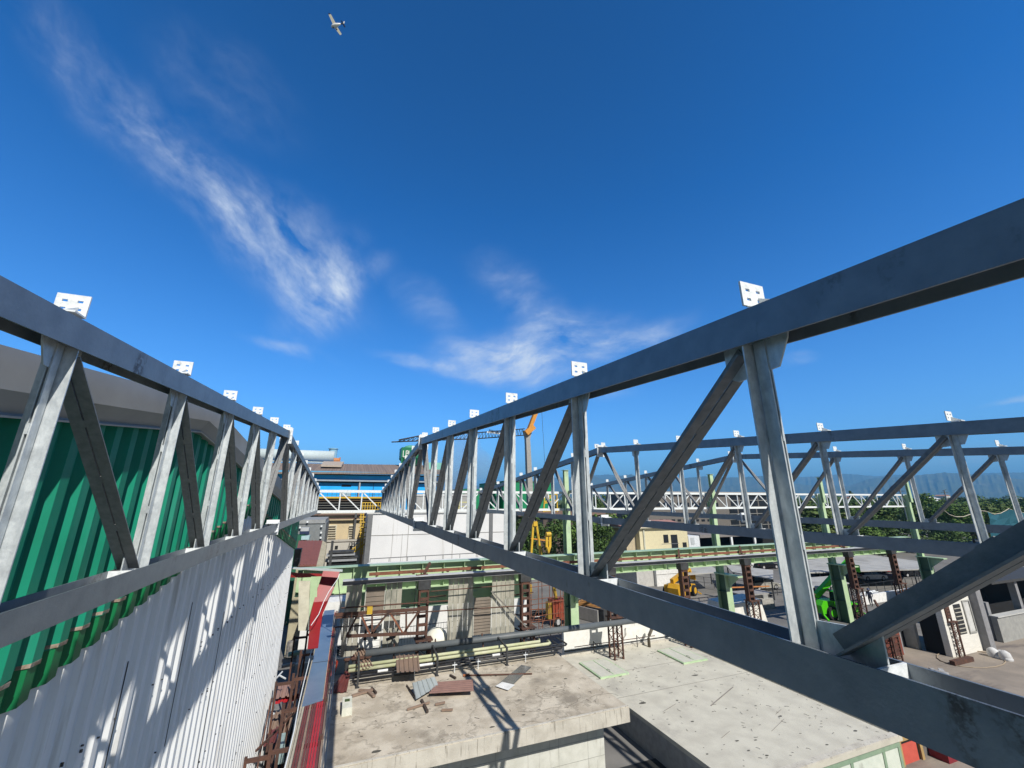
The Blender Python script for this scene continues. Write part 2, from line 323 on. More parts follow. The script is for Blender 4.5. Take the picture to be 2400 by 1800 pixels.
def build_truss(x):
    T = thing('roof_truss', 'x', 'roof truss', (x, 0, 0))
    flat = lambda y: ZB
    chord_pieces(BY, KY - .03, ztop, 'top_chord', T); chord_pieces(KY + .03, EY, ztop, 'top_chord', T)
    chord_pieces(BY, KY - .03, flat, 'bottom_chord', T); chord_pieces(KY + .03, EY, flat, 'bottom_chord', T)
    gt = lambda y: ztop(y) - .205; zbm = ZB - .10
    for y in near_nodes + far_nodes[:-1]:
        near = y < KY; sg = 1 if near else -1       # diagonal leaves the top node towards the middle
        double_angle('post', (0, y + .035, ZB - .09), (0, y + .035, gt(y) + .02), (0, 1, 0), T)
        b = MB()                                    # gusset plates, both ends
        b.prism([(y - .16, gt(y - .16) + .1), (y - .13, gt(y) - .01), (y - .06, gt(y) - .15), (y + .20, gt(y) - .17), (y + .27, gt(y) - .13), (y + .27, gt(y + .27) + .1)] if near else
                [(y + .16, gt(y + .16) + .1), (y + .13, gt(y) - .01), (y + .06, gt(y) - .15), (y - .20, gt(y) - .17), (y - .27, gt(y) - .13), (y - .27, gt(y - .27) + .1)], 'x', -.0055, .0055)
        b.build('gusset_plate', galv, T)
        b = MB()
        b.prism([(y + sg * .09, zbm), (y + sg * .09, ZB + .03), (y + sg * .05, ZB + .095), (y - sg * .27, ZB + .12), (y - sg * .27, zbm)], 'x', -.0055, .0055)
        b.build('gusset_plate', galv, T)
        b = MB(); b.box(-.087, .087, y - sg * .28 - .006, y - sg * .28 + .006, zbm + .006, ZB + .001); b.build('stiffener', galv_white, T)
        bracket(T, y)
    # diagonals: from the top node to the bottom of the next post towards the ridge
    nn = near_nodes
    for a, c in zip(nn, nn[1:]):
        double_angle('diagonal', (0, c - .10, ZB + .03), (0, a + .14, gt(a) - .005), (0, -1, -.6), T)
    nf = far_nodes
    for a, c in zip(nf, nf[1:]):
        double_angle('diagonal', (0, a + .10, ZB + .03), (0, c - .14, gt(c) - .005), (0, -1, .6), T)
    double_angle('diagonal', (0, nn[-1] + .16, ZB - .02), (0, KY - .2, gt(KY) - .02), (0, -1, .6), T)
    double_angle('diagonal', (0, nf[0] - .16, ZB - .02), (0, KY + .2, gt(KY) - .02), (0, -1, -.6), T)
    double_angle('post', (0, EY - .08, ZB - .09), (0, EY - .08, gt(EY) + .02), (0, 1, 0), T)
    for y in (KY - .21, KY + .25): bracket(T, y)
    bracket(T, EY - .15)
    # bolted end plates at the ridge
    for (za, zc, nm) in ((ztop(KY) - .36, ztop(KY) + .10, 'ridge_plate'), (ZB - .30, ZB + .10, 'splice_plate')):
        b = MB(); hs = []
        for hz in ((zc - za) * .2, (zc - za) * .5, (zc - za) * .8): 
            for hx in (-.125, .125): hs.append((hx - .012, hx + .012, za + hz - .012, za + hz + .012))
        grid_plate(b, -.16, .16, za, zc, KY - .027, KY - .004, hs); grid_plate(b, -.16, .16, za, zc, KY + .004, KY + .027, hs)
        b.build(nm, galv_white, T)
    b = MB(); b.box(-.15, .15, KY - .24, KY + .24, ZB + .004, ZB + .016); b.box(-.15, .15, KY - .24, KY + .24, ZB - .222, ZB - .21)
    for sx in (-1, 1):
        for k in (-.18, -.1, .1, .18): b.box(sx * .125 - .012, sx * .125 + .012, KY + k - .012, KY + k + .012, ZB + .016, ZB + .032)
    b.build('cover_plate', galv_white, T)
    return T
XS = (-1.95, 2.11, 9.0, 16.1)
t0 = build_truss(XS[0])
labs = ('grey galvanised roof truss running along the green and white clad wall at the left',
        'dark galvanised roof truss nearest on the right, its big diagonal crossing the foreground',
        'galvanised roof truss third from the clad wall, behind the nearest right-hand truss',
        'farthest galvanised roof truss on the right, last one before the mountains')
t0['label'] = labs[0]; t0['group'] = 'galvanised roof trusses'
for x_, l_ in zip(XS[1:], labs[1:]):
    c_ = copy_tree(t0); c_.location.x = x_; c_['label'] = l_
# dirt prints on the two near chords of the left truss are in the material; cross girder at the far ends
def cross_girder():
    T = thing('edge_girder', 'long white galvanised lattice girder crossing the far ends of all the roof trusses', 'lattice girder', (0, EY, 0))
    y = .12; zt = ztop(EY) - .0; zb = ZB - .02; x0, x1 = -2.0, 62.2
    b = MB()
    for (z0, z1, nm) in ((zt - .17, zt, 'top_chord'), (zb - .17, zb, 'bottom_chord')):
        b = MB(); b.box(x0, x1, y - .005, y + .007, z0, z1); b.box(x0, x1, y + .14, y + .152, z0, z1); b.box(x0, x1, y + .007, y + .14, (z0 + z1) / 2 - .006, (z0 + z1) / 2 + .006); b.build(nm, galv_white, T)
    xs = [XS[0], XS[1], XS[2], XS[3]] + [23.3 + i * 7.2 for i in range(6)]
    xs = [x for x in xs if x < 62] + [62.0]
    for a, c in zip(xs, xs[1:]):
        n = 3 if c - a < 5 else 5
        for i in range(n):
            u0 = a + (c - a) * i / n; u1 = a + (c - a) * (i + 1) / n
            if i: 
                q = MB(); q.box(u0 - .035, u0 + .035, y + .03, y + .10, zb, zt - .17); q.build('post', galv_white, T)
            down = (i < (n + 1) / 2) if n == 5 else True
            p0, p1 = ((u0 + .08, y + .07, zt - .17), (u1 - .08, y + .07, zb)) if down else ((u0 + .08, y + .07, zb), (u1 - .08, y + .07, zt - .17))
            q = MB(); q.bar(p0, p1, .07, .07); q.build('diagonal', galv_white, T)
cross_girder()
# ------------------------------------------------------------------ old hall on the left: clad gable wall, fascia, roof
HALL = thing('workshop_hall', 'big left hall clad in green over white ribbed sheets below a grey fascia', 'building', (-3.0, 0, 0), -math.atan(.03))
WY0, WY1, RY = -8.0, 23.4, 8.5
def froof(y): return (1.66 - .12 * (RY - y)) if y < RY else (1.66 - .134 * (y - RY))
def fbound(y): return -.40 - .193 * abs(y - 13.5)                # lower limit of the green sheets
def corr(b, prof, pitch, y0, y1, ztopf, zbotf, depth):
    """ribbed sheet on the plane x=prof base; ribs are (y offset, x offset) pairs within one pitch"""
    y = y0; pts = []
    while y < y1:
        for (dy, dx) in prof:
            if y + dy <= y1: pts.append((y + dy, dx))
        y += pitch
    for (a, b_) in zip(pts, pts[1:]):
        b.quad((a[1], a[0], zbotf(a[0])), (b_[1], b_[0], zbotf(b_[0])), (b_[1], b_[0], ztopf(b_[0])), (a[1], a[0], ztopf(a[0])))
def rib(p, base, h, flat, top): 
    s = (p - flat - top) / 2
    return [(0, base), (flat, base), (flat + s, base + h), (flat + s + top, base + h)]
gp = .36
b = MB(); corr(b, rib(gp, .05, .08, .11, .13), gp, WY0, WY1, lambda y: froof(y) - .3, lambda y: fbound(y) + .34 + .02 * math.sin(y * 7), 0)
b.build('green_cladding', green_old if False else green_sheet, HALL, fix=False)
b = MB(); corr(b, rib(gp, .035, .075, .11, .13), gp, WY0, WY1, lambda y: fbound(y) + .42, lambda y: fbound(y), 0)
b.build('green_skirt', mat('fresh_green_sheet', (.004, .17, .055), (.003, .15, .05), rough=.5), HALL, fix=False)
b = MB()
y = WY0
while y < WY1 - gp:                                             # crumbling foam edge under each rib of the upper sheets
    z = fbound(y + .23) + .34
    b.hexa([(.04, y + .10, z - .02), (.128, y + .165, z - .025), (.128, y + .305, z - .03), (.04, y + .365, z - .02), (.04, y + .10, z + .012), (.133, y + .165, z + .012), (.133, y + .305, z + .012), (.04, y + .365, z + .012)])
    y += gp
b.build('foam_edge', foam, HALL)
wp = .36
b = MB(); corr(b, rib(wp, 0.0, .058, .12, .12), wp, WY0, WY1, lambda y: fbound(y) + .5, lambda y: GZ, 0)
b.build('white_cladding', white_sheet, HALL, fix=False)
b = MB()
for (y, za, zc) in ((8.1, -4.6, -2.2), (10.3, -4.2, -1.9), (12.7, -6.2, -2.6), (5.6, -5.4, -3.1), (16.2, -5.2, -2.6)): MB().box(.06, .066, y, y + .02, za, zc).build('open_joint', dark_gap, HALL)
b = MB(); rr = random.Random(3)
for i in range(300):                                            # fixing screws in rows
    y = 4 + 21 * rr.random(); z = rr.choice((-2.9, -4.1, -5.6, -7.3, -9.0, -10.4)) + rr.uniform(-.05, .05)
    y = WY0 + round((y - WY0) / wp) * wp + .23
    if z < fbound(y) - .1: b.box(.05, .085, y, y + .014, z, z + .018)
sc_ = b.build('fixing_screws', dark_steel, HALL); sc_['kind'] = 'stuff'
# fascia profile swept along both slopes
prof = [(.30, 0.0), (.31, -.33), (.20, -.50), (.215, -.53), (.19, -.53), (.02, -.50), (.02, .0)]
b = MB()
def fasc(b, ya, yb, f):
    n = len(prof); k = len(b.v)
    b.v += [(p[0], ya, f(ya) + p[1]) for p in prof] + [(p[0], yb, f(yb) + p[1]) for p in prof]
    for i in range(n):
        j = (i + 1) % n; b.f.append((k + i, k + j, k + n + j, k + n + i)); b.mi.append(0)
    b.f.append(tuple(k + i for i in range(n))); b.f.append(tuple(k + n + i for i in reversed(range(n)))); b.mi += [0, 0]
fasc(b, WY0, RY, froof); fasc(b, RY, WY1 + .2, froof)
b.build('fascia', fascia_m, HALL)
b = MB(); 
for ya, yb in ((WY0, RY), (RY, WY1 + .2)):
    b.bar((.222, ya, froof(ya) - .533), (.222, yb, froof(yb) - .533), .02, .018)
b.build('drip_edge', mat('pale_drip_edge', (.62, .56, .48)), HALL)
b = MB()                                                        # body and roof of the hall
W = -16
for ya, yb in ((WY0, RY), (RY, WY1)):
    b.hexa([(W, ya, GZ), (-.012, ya, GZ), (-.012, yb, GZ), (W, yb, GZ), (W, ya, froof(ya) - .25), (-.012, ya, froof(ya) - .25), (-.012, yb, froof(yb) - .25), (W, yb, froof(yb) - .25)])
b.build('wall', dark_gap, HALL)
b = MB()
for ya, yb in ((WY0, RY), (RY, WY1 + .2)):
    b.hexa([(W, ya, froof(ya) - .2), (.02, ya, froof(ya) - .2), (.02, yb, froof(yb) - .2), (W, yb, froof(yb) - .2), (W, ya, froof(ya) - .06), (.02, ya, froof(ya) - .06), (.02, yb, froof(yb) - .06), (W, yb, froof(yb) - .06)])
b.build('roof', mat('hall_roof', (.4, .4, .39)), HALL)
b = MB(); b.tube([(-1.5, 5.2, froof(5.2) - .1), (-1.5, 5.2, froof(5.2) + .62)], .012, 6)
b.build('roof_rod', galv_white, HALL)

# ------------------------------------------------------------------ low concrete building under the trusses (left roof slab)
SZ = -8.83
ANN = thing('flat_roof_annex', 'low concrete building with a dirty overhanging flat roof slab in the middle foreground', 'building', (6, 22, GZ))
b = MB(); b.box(-1.2, 12.45, 17.95, 25.35, SZ - .55, SZ); o = b.build('roof_slab', [concrete], ANN, loc=(-6, -22, -GZ))
b = MB(); b.box(-1.2, 12.455, 17.93, 17.948, SZ - .56, SZ - .01); b.box(12.452, 12.47, 17.93, 25.35, SZ - .56, SZ - .01); b.build('slab_edge', concrete_edge, ANN, loc=(-6, -22, -GZ))
b = MB(); b.box(-1.2, 11.6, 18.75, 25.3, GZ, SZ - .551); b.build('wall', block_wall, ANN, loc=(-6, -22, -GZ))
b = MB()
for z in (-10.1, -10.8): b.box(-1.2, 11.6, 18.744, 18.749, z, z + .012)
for i in range(9): b.box(-.6 + i * 1.42, -.59 + i * 1.42, 18.744, 18.749, GZ, SZ - .6)
b.build('block_joints', mat('joint_grey', (.3, .3, .27)), ANN, loc=(-6, -22, -GZ))
MB().box(-1.2, 12.45, 17.96, 18.06, SZ, SZ + .035).build('roof_kerb', concrete_edge, ANN, loc=(-6, -22, -GZ)); MB().box(-1.2, 12.45, 25.2, 25.34, SZ, SZ + .03).build('roof_kerb', concrete_edge, ANN, loc=(-6, -22, -GZ))
# paler, lower roof to the right
AN2 = thing('pale_roof_building', 'low building with a pale roof littered with twigs, below the nearest right-hand truss', 'building', (18, 20, GZ))
lo = (-18, -20, -GZ)
S2 = -10.15; K2 = 10.15 / 8.88
x0, x1, y0, y1 = 14.3, 24.1, 14.05, 28.2
b = MB(); b.box(x0, x1, y0, y1, S2 - .18, S2); b.build('roof', concrete_pale, AN2, loc=lo)
b = MB(); b.box(x0 + .06, x1 - .14, y0 + .12, y1 - .05, GZ - 2, S2 - .181); b.build('wall', block_wall, AN2, loc=lo)
b = MB(); b.box(x0 + .005, x0 + .058, y0 + .12, y1 - .05, GZ - 2, S2 - .182); b.build('shaded_side', mat('shade_side_wall', (.34, .34, .33), (.27, .27, .26), rough=.9), AN2, loc=lo)  # side turned from the sun, its shade put into the wall colour
MB().box(x0, x1, y0, y0 + .28, S2 + .001, S2 + .07).build('roof_kerb', concrete_edge, AN2, loc=lo); MB().box(x1 - .22, x1, y0 + .281, y1, S2 + .001, S2 + .07).build('roof_kerb', concrete_edge, AN2, loc=lo)
MB().box(x0, x1 - .221, y1 - .28, y1, S2 + .001, S2 + .09).build('roof_kerb', concrete_edge, AN2, loc=lo)
for yy in (21.6, 24.5): MB().box(x0, x1 - .3, yy, yy + .028, S2 + .001, S2 + .006).build('roof_seam', mat('seam_grey', (.26, .24, .21)), AN2, loc=lo)
MB().bar((18.3, 19.2, S2 + .01), (21.2, 20.4, S2 + .01), .05, .02).build('roof_crack', mat('seam_grey', (.26, .24, .21)), AN2, loc=lo)
for k, (cx_, cy_, L_n) in enumerate(((15.6, 19.6, 1.2), (16.4, 16.8, .8), (19.0, 16.4, 1.5), (20.6, 17.4, .7))): MB().bar((cx_, cy_, S2 + .006), (cx_ + L_n, cy_ + L_n * .35, S2 + .006), .018, .008).build('roof_crack', mat('seam_grey', (.26, .24, .21)), AN2, loc=lo)
zf0, zf1 = GZ - 1.5, S2 - .22; yf = y0 + .06
fm = mat('sage_green_frame', (.25, .34, .24), (.2, .29, .2))
for x in (16.2, 18.4, 20.6, 22.75, 23.85): MB().box(x - .08, x + .08, yf, yf + .07, zf0, zf1 - .171).build('window_frame', fm, AN2, loc=lo)
MB().box(16.1, 23.93, yf - .01, yf + .07, zf1 - .17, zf1).build('window_frame', fm, AN2, loc=lo)
b = MB(); b.box(16.2, 23.8, yf + .03, yf + .06, zf0, zf1); b.build('facade_panel', mat('pale_green_panel', (.62, .66, .58), (.55, .6, .52), stain=(.4, .42, .36), stain_scale=2, stain_rng=(.6, .75)), AN2, loc=lo)
for i, (hx, hy, lab) in enumerate(((14.8, 23.95, 'pale green framed roof hatch nearer the pipes'), (21.0, 23.95, 'pale green framed roof hatch half hidden by the right-hand truss'))):
    H = thing('roof_hatch', lab, 'roof hatch', (hx, hy, S2), 0, 'roof hatches')
    b = MB(); b.box(0, 2.0, 0, 2.5, .002, .089); b.build('frame', green_paint, H)
    b = MB(); b.box(.09, 1.91, .08, 2.42, .09, .10); b.build('lid', mat('pale_hatch_lid', (.56, .55, .47), (.50, .49, .42)), H)
    b = MB(); b.box(.97, 1.02, .12, 2.38, .101, .12); b.build('rib', green_paint, H)
    b = MB(); b.tube([(.95, .5, .12), (.9, .68, .15), (1.0, .82, .15), (1.07, .68, .15), (1.0, .5, .12), (.92, .4, .12)], .012, 5); b.build('handle', dark_steel, H)
# red window unit at the lower right corner
WU = thing('red_shutter_window', 'red panel in an ochre wooden frame beside the pale roof building, lower right', 'window', (24.35, 14.4, S2 - 2.6))
oc = mat('ochre_wood', (.42, .29, .12), (.36, .24, .1))
MB().box(-.17, 0, -.1, .02, 0, 2.2).build('frame', oc, WU); MB().box(1.32, 1.5, -.1, .02, 0, 2.2).build('frame', oc, WU); MB().box(-.17, 1.5, -.1, .02, 2.2, 2.38).build('frame', oc, WU)
b = MB(); b.box(.12, 1.2, -.02, .01, 0, 2.05); b.build('panel', mat('coral_red_panel', (.55, .10, .07), (.48, .085, .06)), WU)
b = MB(); b.box(0, 1.32, .0, .03, 0, 2.2); b.build('backing', dark_gap, WU)
LT = thing('grey_shed', 'low dark grey shed with a cream rail, just right of the pale roof building', 'shed', (26.8, 17, GZ - 1.5))
b = MB(); b.box(-2.4, 3.5, -2.55, 2.5, 0, 2.7); b.build('wall', mat('shed_grey', (.16, .15, .14)), LT)
b = MB(); b.box(-2.45, 3.6, -2.57, 2.6, 2.7, 2.8); b.build('roof', mat('shed_roof', (.12, .115, .11)), LT)
b = MB(); b.bar((-2.1, -2.5, 2.85), (-2.1, .6, 2.85), .12, .08); b.build('rail', mat('cream_paint', (.6, .55, .4)), LT)
MB().box(-.4, .9, -3.3, -2.6, 0, 1.9).build('red_bin', mat('dark_red_bin', (.22, .02, .03)), LT)

# ------------------------------------------------------------------ ground
def struct(b, name, m): o = b.build(name, m); o['kind'] = 'structure'; return o
b = MB(); b.quad((-25000, -3000, GZ), (25000, -3000, GZ), (25000, 30000, GZ), (-25000, 30000, GZ)); struct(b, 'ground', mat('plain', (.10, .11, .05), (.06, .085, .035), scale=.01, mix=(.45, .55), stain=(.20, .18, .12), stain_scale=.006, stain_rng=(.55, .6)))
b = MB(); b.quad((-40, -20, GZ + .02), (190, -20, GZ + .02), (190, 150, GZ + .02), (-40, 150, GZ + .02)); struct(b, 'yard', mat('asphalt', (.17, .165, .155), (.125, .12, .115), rough=.95, scale=.25, stain=(.22, .21, .195), stain_scale=.12, stain_rng=(.5, .62), bump=.25))
b = MB(); b.quad((22, 6, GZ + .04), (70, 6, GZ + .04), (64, 23.5, GZ + .04), (22, 24.5, GZ + .04)); struct(b, 'dirt_ground', mat('brown_dirt', (.30, .255, .21), (.22, .19, .16), rough=1, scale=.35, stain=(.13, .11, .10), stain_scale=.25, stain_rng=(.55, .68), stain_stretch=(.5, 2, 1), bump=.6, bscale=4))

rr = random.Random(8)
for k in range(9):
    x, y = rr.uniform(2.5, 11.5), rr.uniform(18.4, 23.5); a = rr.uniform(0, 6.28); b = MB(); p = Vector((x, y, SZ + .004))
    for _ in range(rr.randint(4, 8)):
        q = p + Vector((math.cos(a), math.sin(a), 0)) * rr.uniform(.15, .4); b.bar(p, q, .011, .004); p = q; a += rr.uniform(-.7, .7)
    b.build('roof_crack', mat('crack_dark', (.13, .11, .09)), ANN, loc=(-6, -22, -GZ))

b = MB(); b.quad((11.5, 8, GZ + .06), (14.36, 8, GZ + .06), (14.36, 18.8, GZ + .06), (11.5, 18.8, GZ + .06)); struct(b, 'passage_shade', mat('shade_dark_passage', (.022, .024, .024), (.03, .03, .03), rough=.6))  # near-black floor, the shade of the gap painted into its colour
# ------------------------------------------------------------------ green crane girder and the rusty old structure in front of it
GY = 28.0
CG = thing('crane_girder', 'long pale green crane girder with web stiffeners, running right across the middle ground', 'crane girder', (20, GY, -5.2))
lo = (-20, -GY, 5.2); gx0, gx1 = -2.35, 56.0
b = MB(); b.box(gx0, gx1, GY - .32, GY + .42, -3.84, -3.80); b.build('top_flange', green_flange, CG, loc=lo)
b = MB(); b.box(gx0, gx1, GY + .04, GY + .06, -5.2, -3.84); b.build('web', green_paint, CG, loc=lo)
b = MB(); b.box(gx0, gx1, GY - .26, GY + .36, -5.24, -5.20); b.build('bottom_flange', green_paint, CG, loc=lo)
st = MB().box(-.012, .012, GY - .24, GY + .039, -5.199, -3.841).build('stiffener', green_paint, CG, loc=(gx0 + .3 - 20, -GY, 5.2))
x = gx0 + 1.65
while x < gx1 - .2:
    c_ = st.copy(); COL.objects.link(c_); c_.location.x = x - 20; x += 1.35
WK = thing('green_wall_girder', 'dark shaded green wall beam below the left part of the crane girder', 'wall beam', (5, 29.3, -6))
lo = (-5, -29.3, 6)
b = MB(); b.box(.6, 12.6, 29.3, 29.36, -6.55, -5.0); b.build('web', green_paint, WK, loc=lo)
b = MB(); b.box(.6, 12.6, 29.05, 29.5, -6.6, -6.55); b.build('bottom_flange', green_flange, WK, loc=lo)
for x in (2.0, 4.6, 7.2, 9.8, 12.4): MB().box(x - .015, x + .015, 29.08, 29.3, -6.549, -5.0).build('stiffener', green_paint, WK, loc=lo)
for x in (5.0, 5.9, 8.0): MB().box(x, x + .75, 29.285, 29.3, -6.0, -5.88).build('pale_strip', green_flange, WK, loc=lo)

# tall green columns behind the girder
def green_column(x, lab, d=0.0):
    T = thing('green_column', lab, 'steel column', (x, 29.7, GZ), R(90), 'green hall columns')
    zt = -GZ; b = MB()
    b.box(-.52, -.47, -.32, .32, 0, 5.2); b.box(.47, .52, -.32, .32, 0, 5.2); b.build('flange', green_paint, T)
    b = MB(); b.box(-.469, .469, -.012, .012, 0, 5.2); b.box(-.469, .469, -.25, .25, 1.9, 1.93); b.box(-.469, .469, -.25, .25, 3.8, 3.83); b.build('web', green_shaded, T)
    b = MB(); b.box(-1.9, .6, -.36, .36, 5.2, 5.3); b.build('cap_plate', green_paint, T)
    b = MB(); b.prism([(-1.8, 5.2), (-.53, 5.2), (-.53, 4.2)], 'y', -.02, .02); b.build('bracket', green_paint, T)
    b = MB(); b.box(-.02, .5, .0, .02, 5.3, zt + .60); b.box(.46, .5, -.19, .21, 5.3, zt + .60); b.box(-.04, 0.0, -.19, .21, 5.3, zt + .60); b.build('upper_shaft', green_paint, T)
    b = MB(); b.box(-.42, -.38, .06, .42, zt - .3, zt + 2.25); b.box(-.2, -.16, .06, .42, zt - .3, zt + 2.25); b.box(-.38, -.2, .23, .25, zt - .3, zt + 2.25); b.box(-.5, -.08, 0, .48, zt + 2.25, zt + 2.28); b.build('head_stub', green_paint, T)
    return T
gl = ('first green column from the left, beside the yellow crane', 'second green column from the left, over the parked yellow telehandler',
      'third green column, beside the lime green telehandler', 'farthest green column at the right end of the white girder')
for i, x in enumerate((16.15, 31.3, 46.4, 61.7)): green_column(x, gl[i])

# grey rail beam and rusty beam in front of the girder
RB = thing('rail_beam', 'thin grey steel rail beam running along the tops of the rusty lattice towers', 'rail beam', (20, 26.4, -4.4))
lo = (-20, -26.4, 4.4)
b = MB(); b.box(.1, 56, 26.1, 26.66, -4.33, -4.30); b.build('top_flange', mat('grey_rail', (.50, .51, .52), (.38, .39, .40), scale=1.5), RB, loc=lo)
b = MB(); b.box(.1, 56, 26.40, 26.42, -4.56, -4.33); b.box(.1, 56, 26.3, 26.52, -4.58, -4.56); b.build('web', mat('grey_rail_web', (.22, .22, .23)), RB, loc=lo)
RU = thing('rusty_beam', 'long rusty brown rail on short brackets between the grey rail beam and the green girder', 'rusty rail', (20, 27.2, -4.2))
lo = (-20, -27.2, 4.2)
b = MB(); b.box(1.5, 56, 27.1, 27.26, -4.28, -4.12); b.build('rail', rust_bright, RU, loc=lo)
for k in range(26): MB().box(1.9 + k * 2.1, 2.02 + k * 2.1, 27.06, 27.7, -4.33, -4.281).build('clamp', rust, RU, loc=lo)

# rusty lattice towers
def tower(x, y, lab, ht=-4.6):
    T = thing('lattice_tower', lab, 'lattice tower', (x, y, GZ), 0, 'rusty lattice towers')
    H = ht - GZ; h1 = H * .55; w = .34; d = .28
    for sx in (-1, 1):
        for sy in (-1, 1):
            b = MB(); b.box(.14 + sx * w - .045, .14 + sx * w + .045, sy * d - .045, sy * d + .045, 0, h1); b.build('corner_angle', rust, T)
    def lace(z0, z1, hw, hd, ox, nn, lst):
        b = MB(); st_ = (z1 - z0) / nn
        for i in range(nn):
            a, c = z0 + i * st_, z0 + (i + 1) * st_
            s = 1 if i % 2 else -1
            for sy in (-1, 1):
                b.bar((ox - s * hw, sy * hd, a), (ox + s * hw, sy * hd, c), .05, .02); b.bar((ox - hw, sy * hd, c), (ox + hw, sy * hd, c), .05, .02)
            for sx in (-1, 1): b.bar((ox + sx * hw, -s * hd, a), (ox + sx * hw, s * hd, c), .05, .02)
        return b
    lace(.1, h1, w, d, .14, 8, 1).build('lacing', rust, T)
    MB().box(-.36, .62, -.36, .36, h1, h1 + .07).build('step_plate', rust, T)
    for sx in (-1, 1): MB().box(sx * .25 - .05, sx * .25 + .05, -.18, .18, h1 + .07, H - .45).build('channel', rust, T)
    b = MB(); n = 6
    for i in range(n): 
        z = h1 + .3 + (H - .9 - h1) * i / (n - 1); MB().box(-.199, .199, -.2, -.15, z, z + .16).build('batten', rust, T)
    MB().box(-.36, .36, -.24, .24, H - .45, H).build('head_box', dark_steel, T)
    b = MB(); b.bar((-.5, 0, H + .28), (.2, .1, H + .30), .14, .1); b.bar((.0, .2, H + .32), (.42, .7, H + .85), .12, .16); b.build('top_bracket', rust, T)
    return T
def at_tower(i): return 4.6 + 6.45 * i
towl = ['rusty lattice tower behind the white dome, beside the brown louvre panel', 'rust red lattice tower between the panelled facade and the first green column',
        'rusty lattice tower left of the white container', 'rusty lattice tower just left of the second green column', 'rusty lattice tower beside the stacked grey formwork',
        'rusty lattice tower in front of the lime green telehandler', 'rusty lattice tower right of the white parked car', 'rusty lattice tower in front of the farthest green column']
for i in range(8): tower(at_tower(i), 26.4, towl[i])
tower(44.4, 20.9, 'short dark lattice tower standing against the white block house', -7.2)
tower(38.6, 21.9, 'short rusty lattice tower against the red brick wall', -8.4)

# the remains of the facade: hanging panels and louvres under the rail beam
glass_m = mat('dirty_translucent_panel', (.40, .38, .31), (.52, .50, .42), rough=.35, scale=.7, stretch=(3, 3, .4), stain=(.17, .18, .15), stain_scale=.8, stain_rng=(.52, .72), alpha=.80)
louv_m = mat('brown_louvre', (.20, .165, .13), (.15, .125, .10), rough=.8, scale=1.2)
def panel(x0, x1, z0, z1, n, lab, name='facade_panel', y=26.75):
    T = thing(name, lab, 'panel', ((x0 + x1) / 2, y, z0), 0, 'hanging facade panels'); w_ = (x1 - x0) / n
    for i in range(n):
        b = MB(); a = x0 + i * w_ - (x0 + x1) / 2; b.box(a + .012, a + w_ - .012, 0, .02, 0, z1 - z0); b.build('board', glass_m, T)
    b = MB(); b.box(-(x1 - x0) / 2, (x1 - x0) / 2, .021, .06, z1 - z0 - .06, z1 - z0); b.box(-(x1 - x0) / 2, (x1 - x0) / 2, .021, .06, 0, .05); b.build('rail', dark_steel, T)
def louvre(x0, x1, z0, z1, n, lab, y=26.85, m=None):
    T = thing('louvre_panel', lab, 'louvre panel', ((x0 + x1) / 2, y, z0), 0, 'brown louvre panels'); h = (z1 - z0) / n; w_ = (x1 - x0) / 2
    for i in range(n): MB().hexa([(-w_, -.05, i * h), (w_, -.05, i * h), (w_, 0, i * h + .01), (-w_, 0, i * h + .01), (-w_, -.01, i * h + h - .02), (w_, -.01, i * h + h - .02), (w_, .04, i * h + h - .02), (-w_, .04, i * h + h - .02)]).build('slat', m or louv_m, T)
    for s in (-1, 1): MB().box(s * (w_ + .03) - .025, s * (w_ + .03) + .025, -.06, .04, 0, z1 - z0 + .1).build('frame', mat('pale_frame', (.5, .5, .44)), T)
def X(u, v=1420, y=26.8): return at(u, v, 'y', y).x
def Z(v, u=1000, y=26.8): return at(u, v, 'y', y).z
panel(X(808), X(846), Z(1515), Z(1357, 830), 3, 'leftmost hanging facade panel, beside the red bent flashing')
louvre(X(856), X(899), Z(1422), Z(1366), 5, 'brown louvre panel between the two left facade panels')
louvre(X(852), X(897), Z(1515), Z(1424), 7, 'white slatted lower louvre behind the rusty truss', 27.0, mat('white_slat', (.75, .75, .72)))
panel(X(902), X(940), Z(1515), Z(1356, 920), 3, 'second hanging facade panel, left of the rusty lattice tower')
panel(X(1049), X(1108), Z(1508), Z(1348, 1070), 5, 'wide hanging facade panel just right of the white dome')
louvre(X(1111), X(1150), Z(1487, 1130), Z(1400, 1130), 12, 'tall brown louvre panel between the two right facade panels')
panel(X(1152), X(1205), Z(1483, 1180), Z(1341, 1180), 5, 'rightmost hanging facade panel, left of the rust red tower')
b = MB(); p0 = at(1151, 1385, 'y', 26.6); p1 = at(1240, 1476, 'y', 26.2); b.bar(p0, p1, .1, .08); o = b.build('brace_bar', mat('weathered_grey', (.2, .19, .17))); tag(o, 'diagonal grey brace bar leaning in front of the rightmost facade panel', 'brace bar')
for nm, v0, v1, u0, u1, y, r_, lab in (('thin_rail', 1434, 1418, 1000, 1248, 26.3, .035, 'upper thin dark rail crossing the facade panels'), ('thin_rail', 1386, 1367, 1010, 1245, 26.3, .03, 'lower contrast thin rail above the other one, near the panel tops'),
                                 ('thin_rail', 1425, 1408, 800, 1050, 26.0, .04, 'brown rail lying along the top of the rusty truss')):
    b = MB(); b.tube([at(u0, v0, 'y', y), at(u1, v1, 'y', y)], r_, 6); tag(b.build(nm, rust), lab, 'rail')

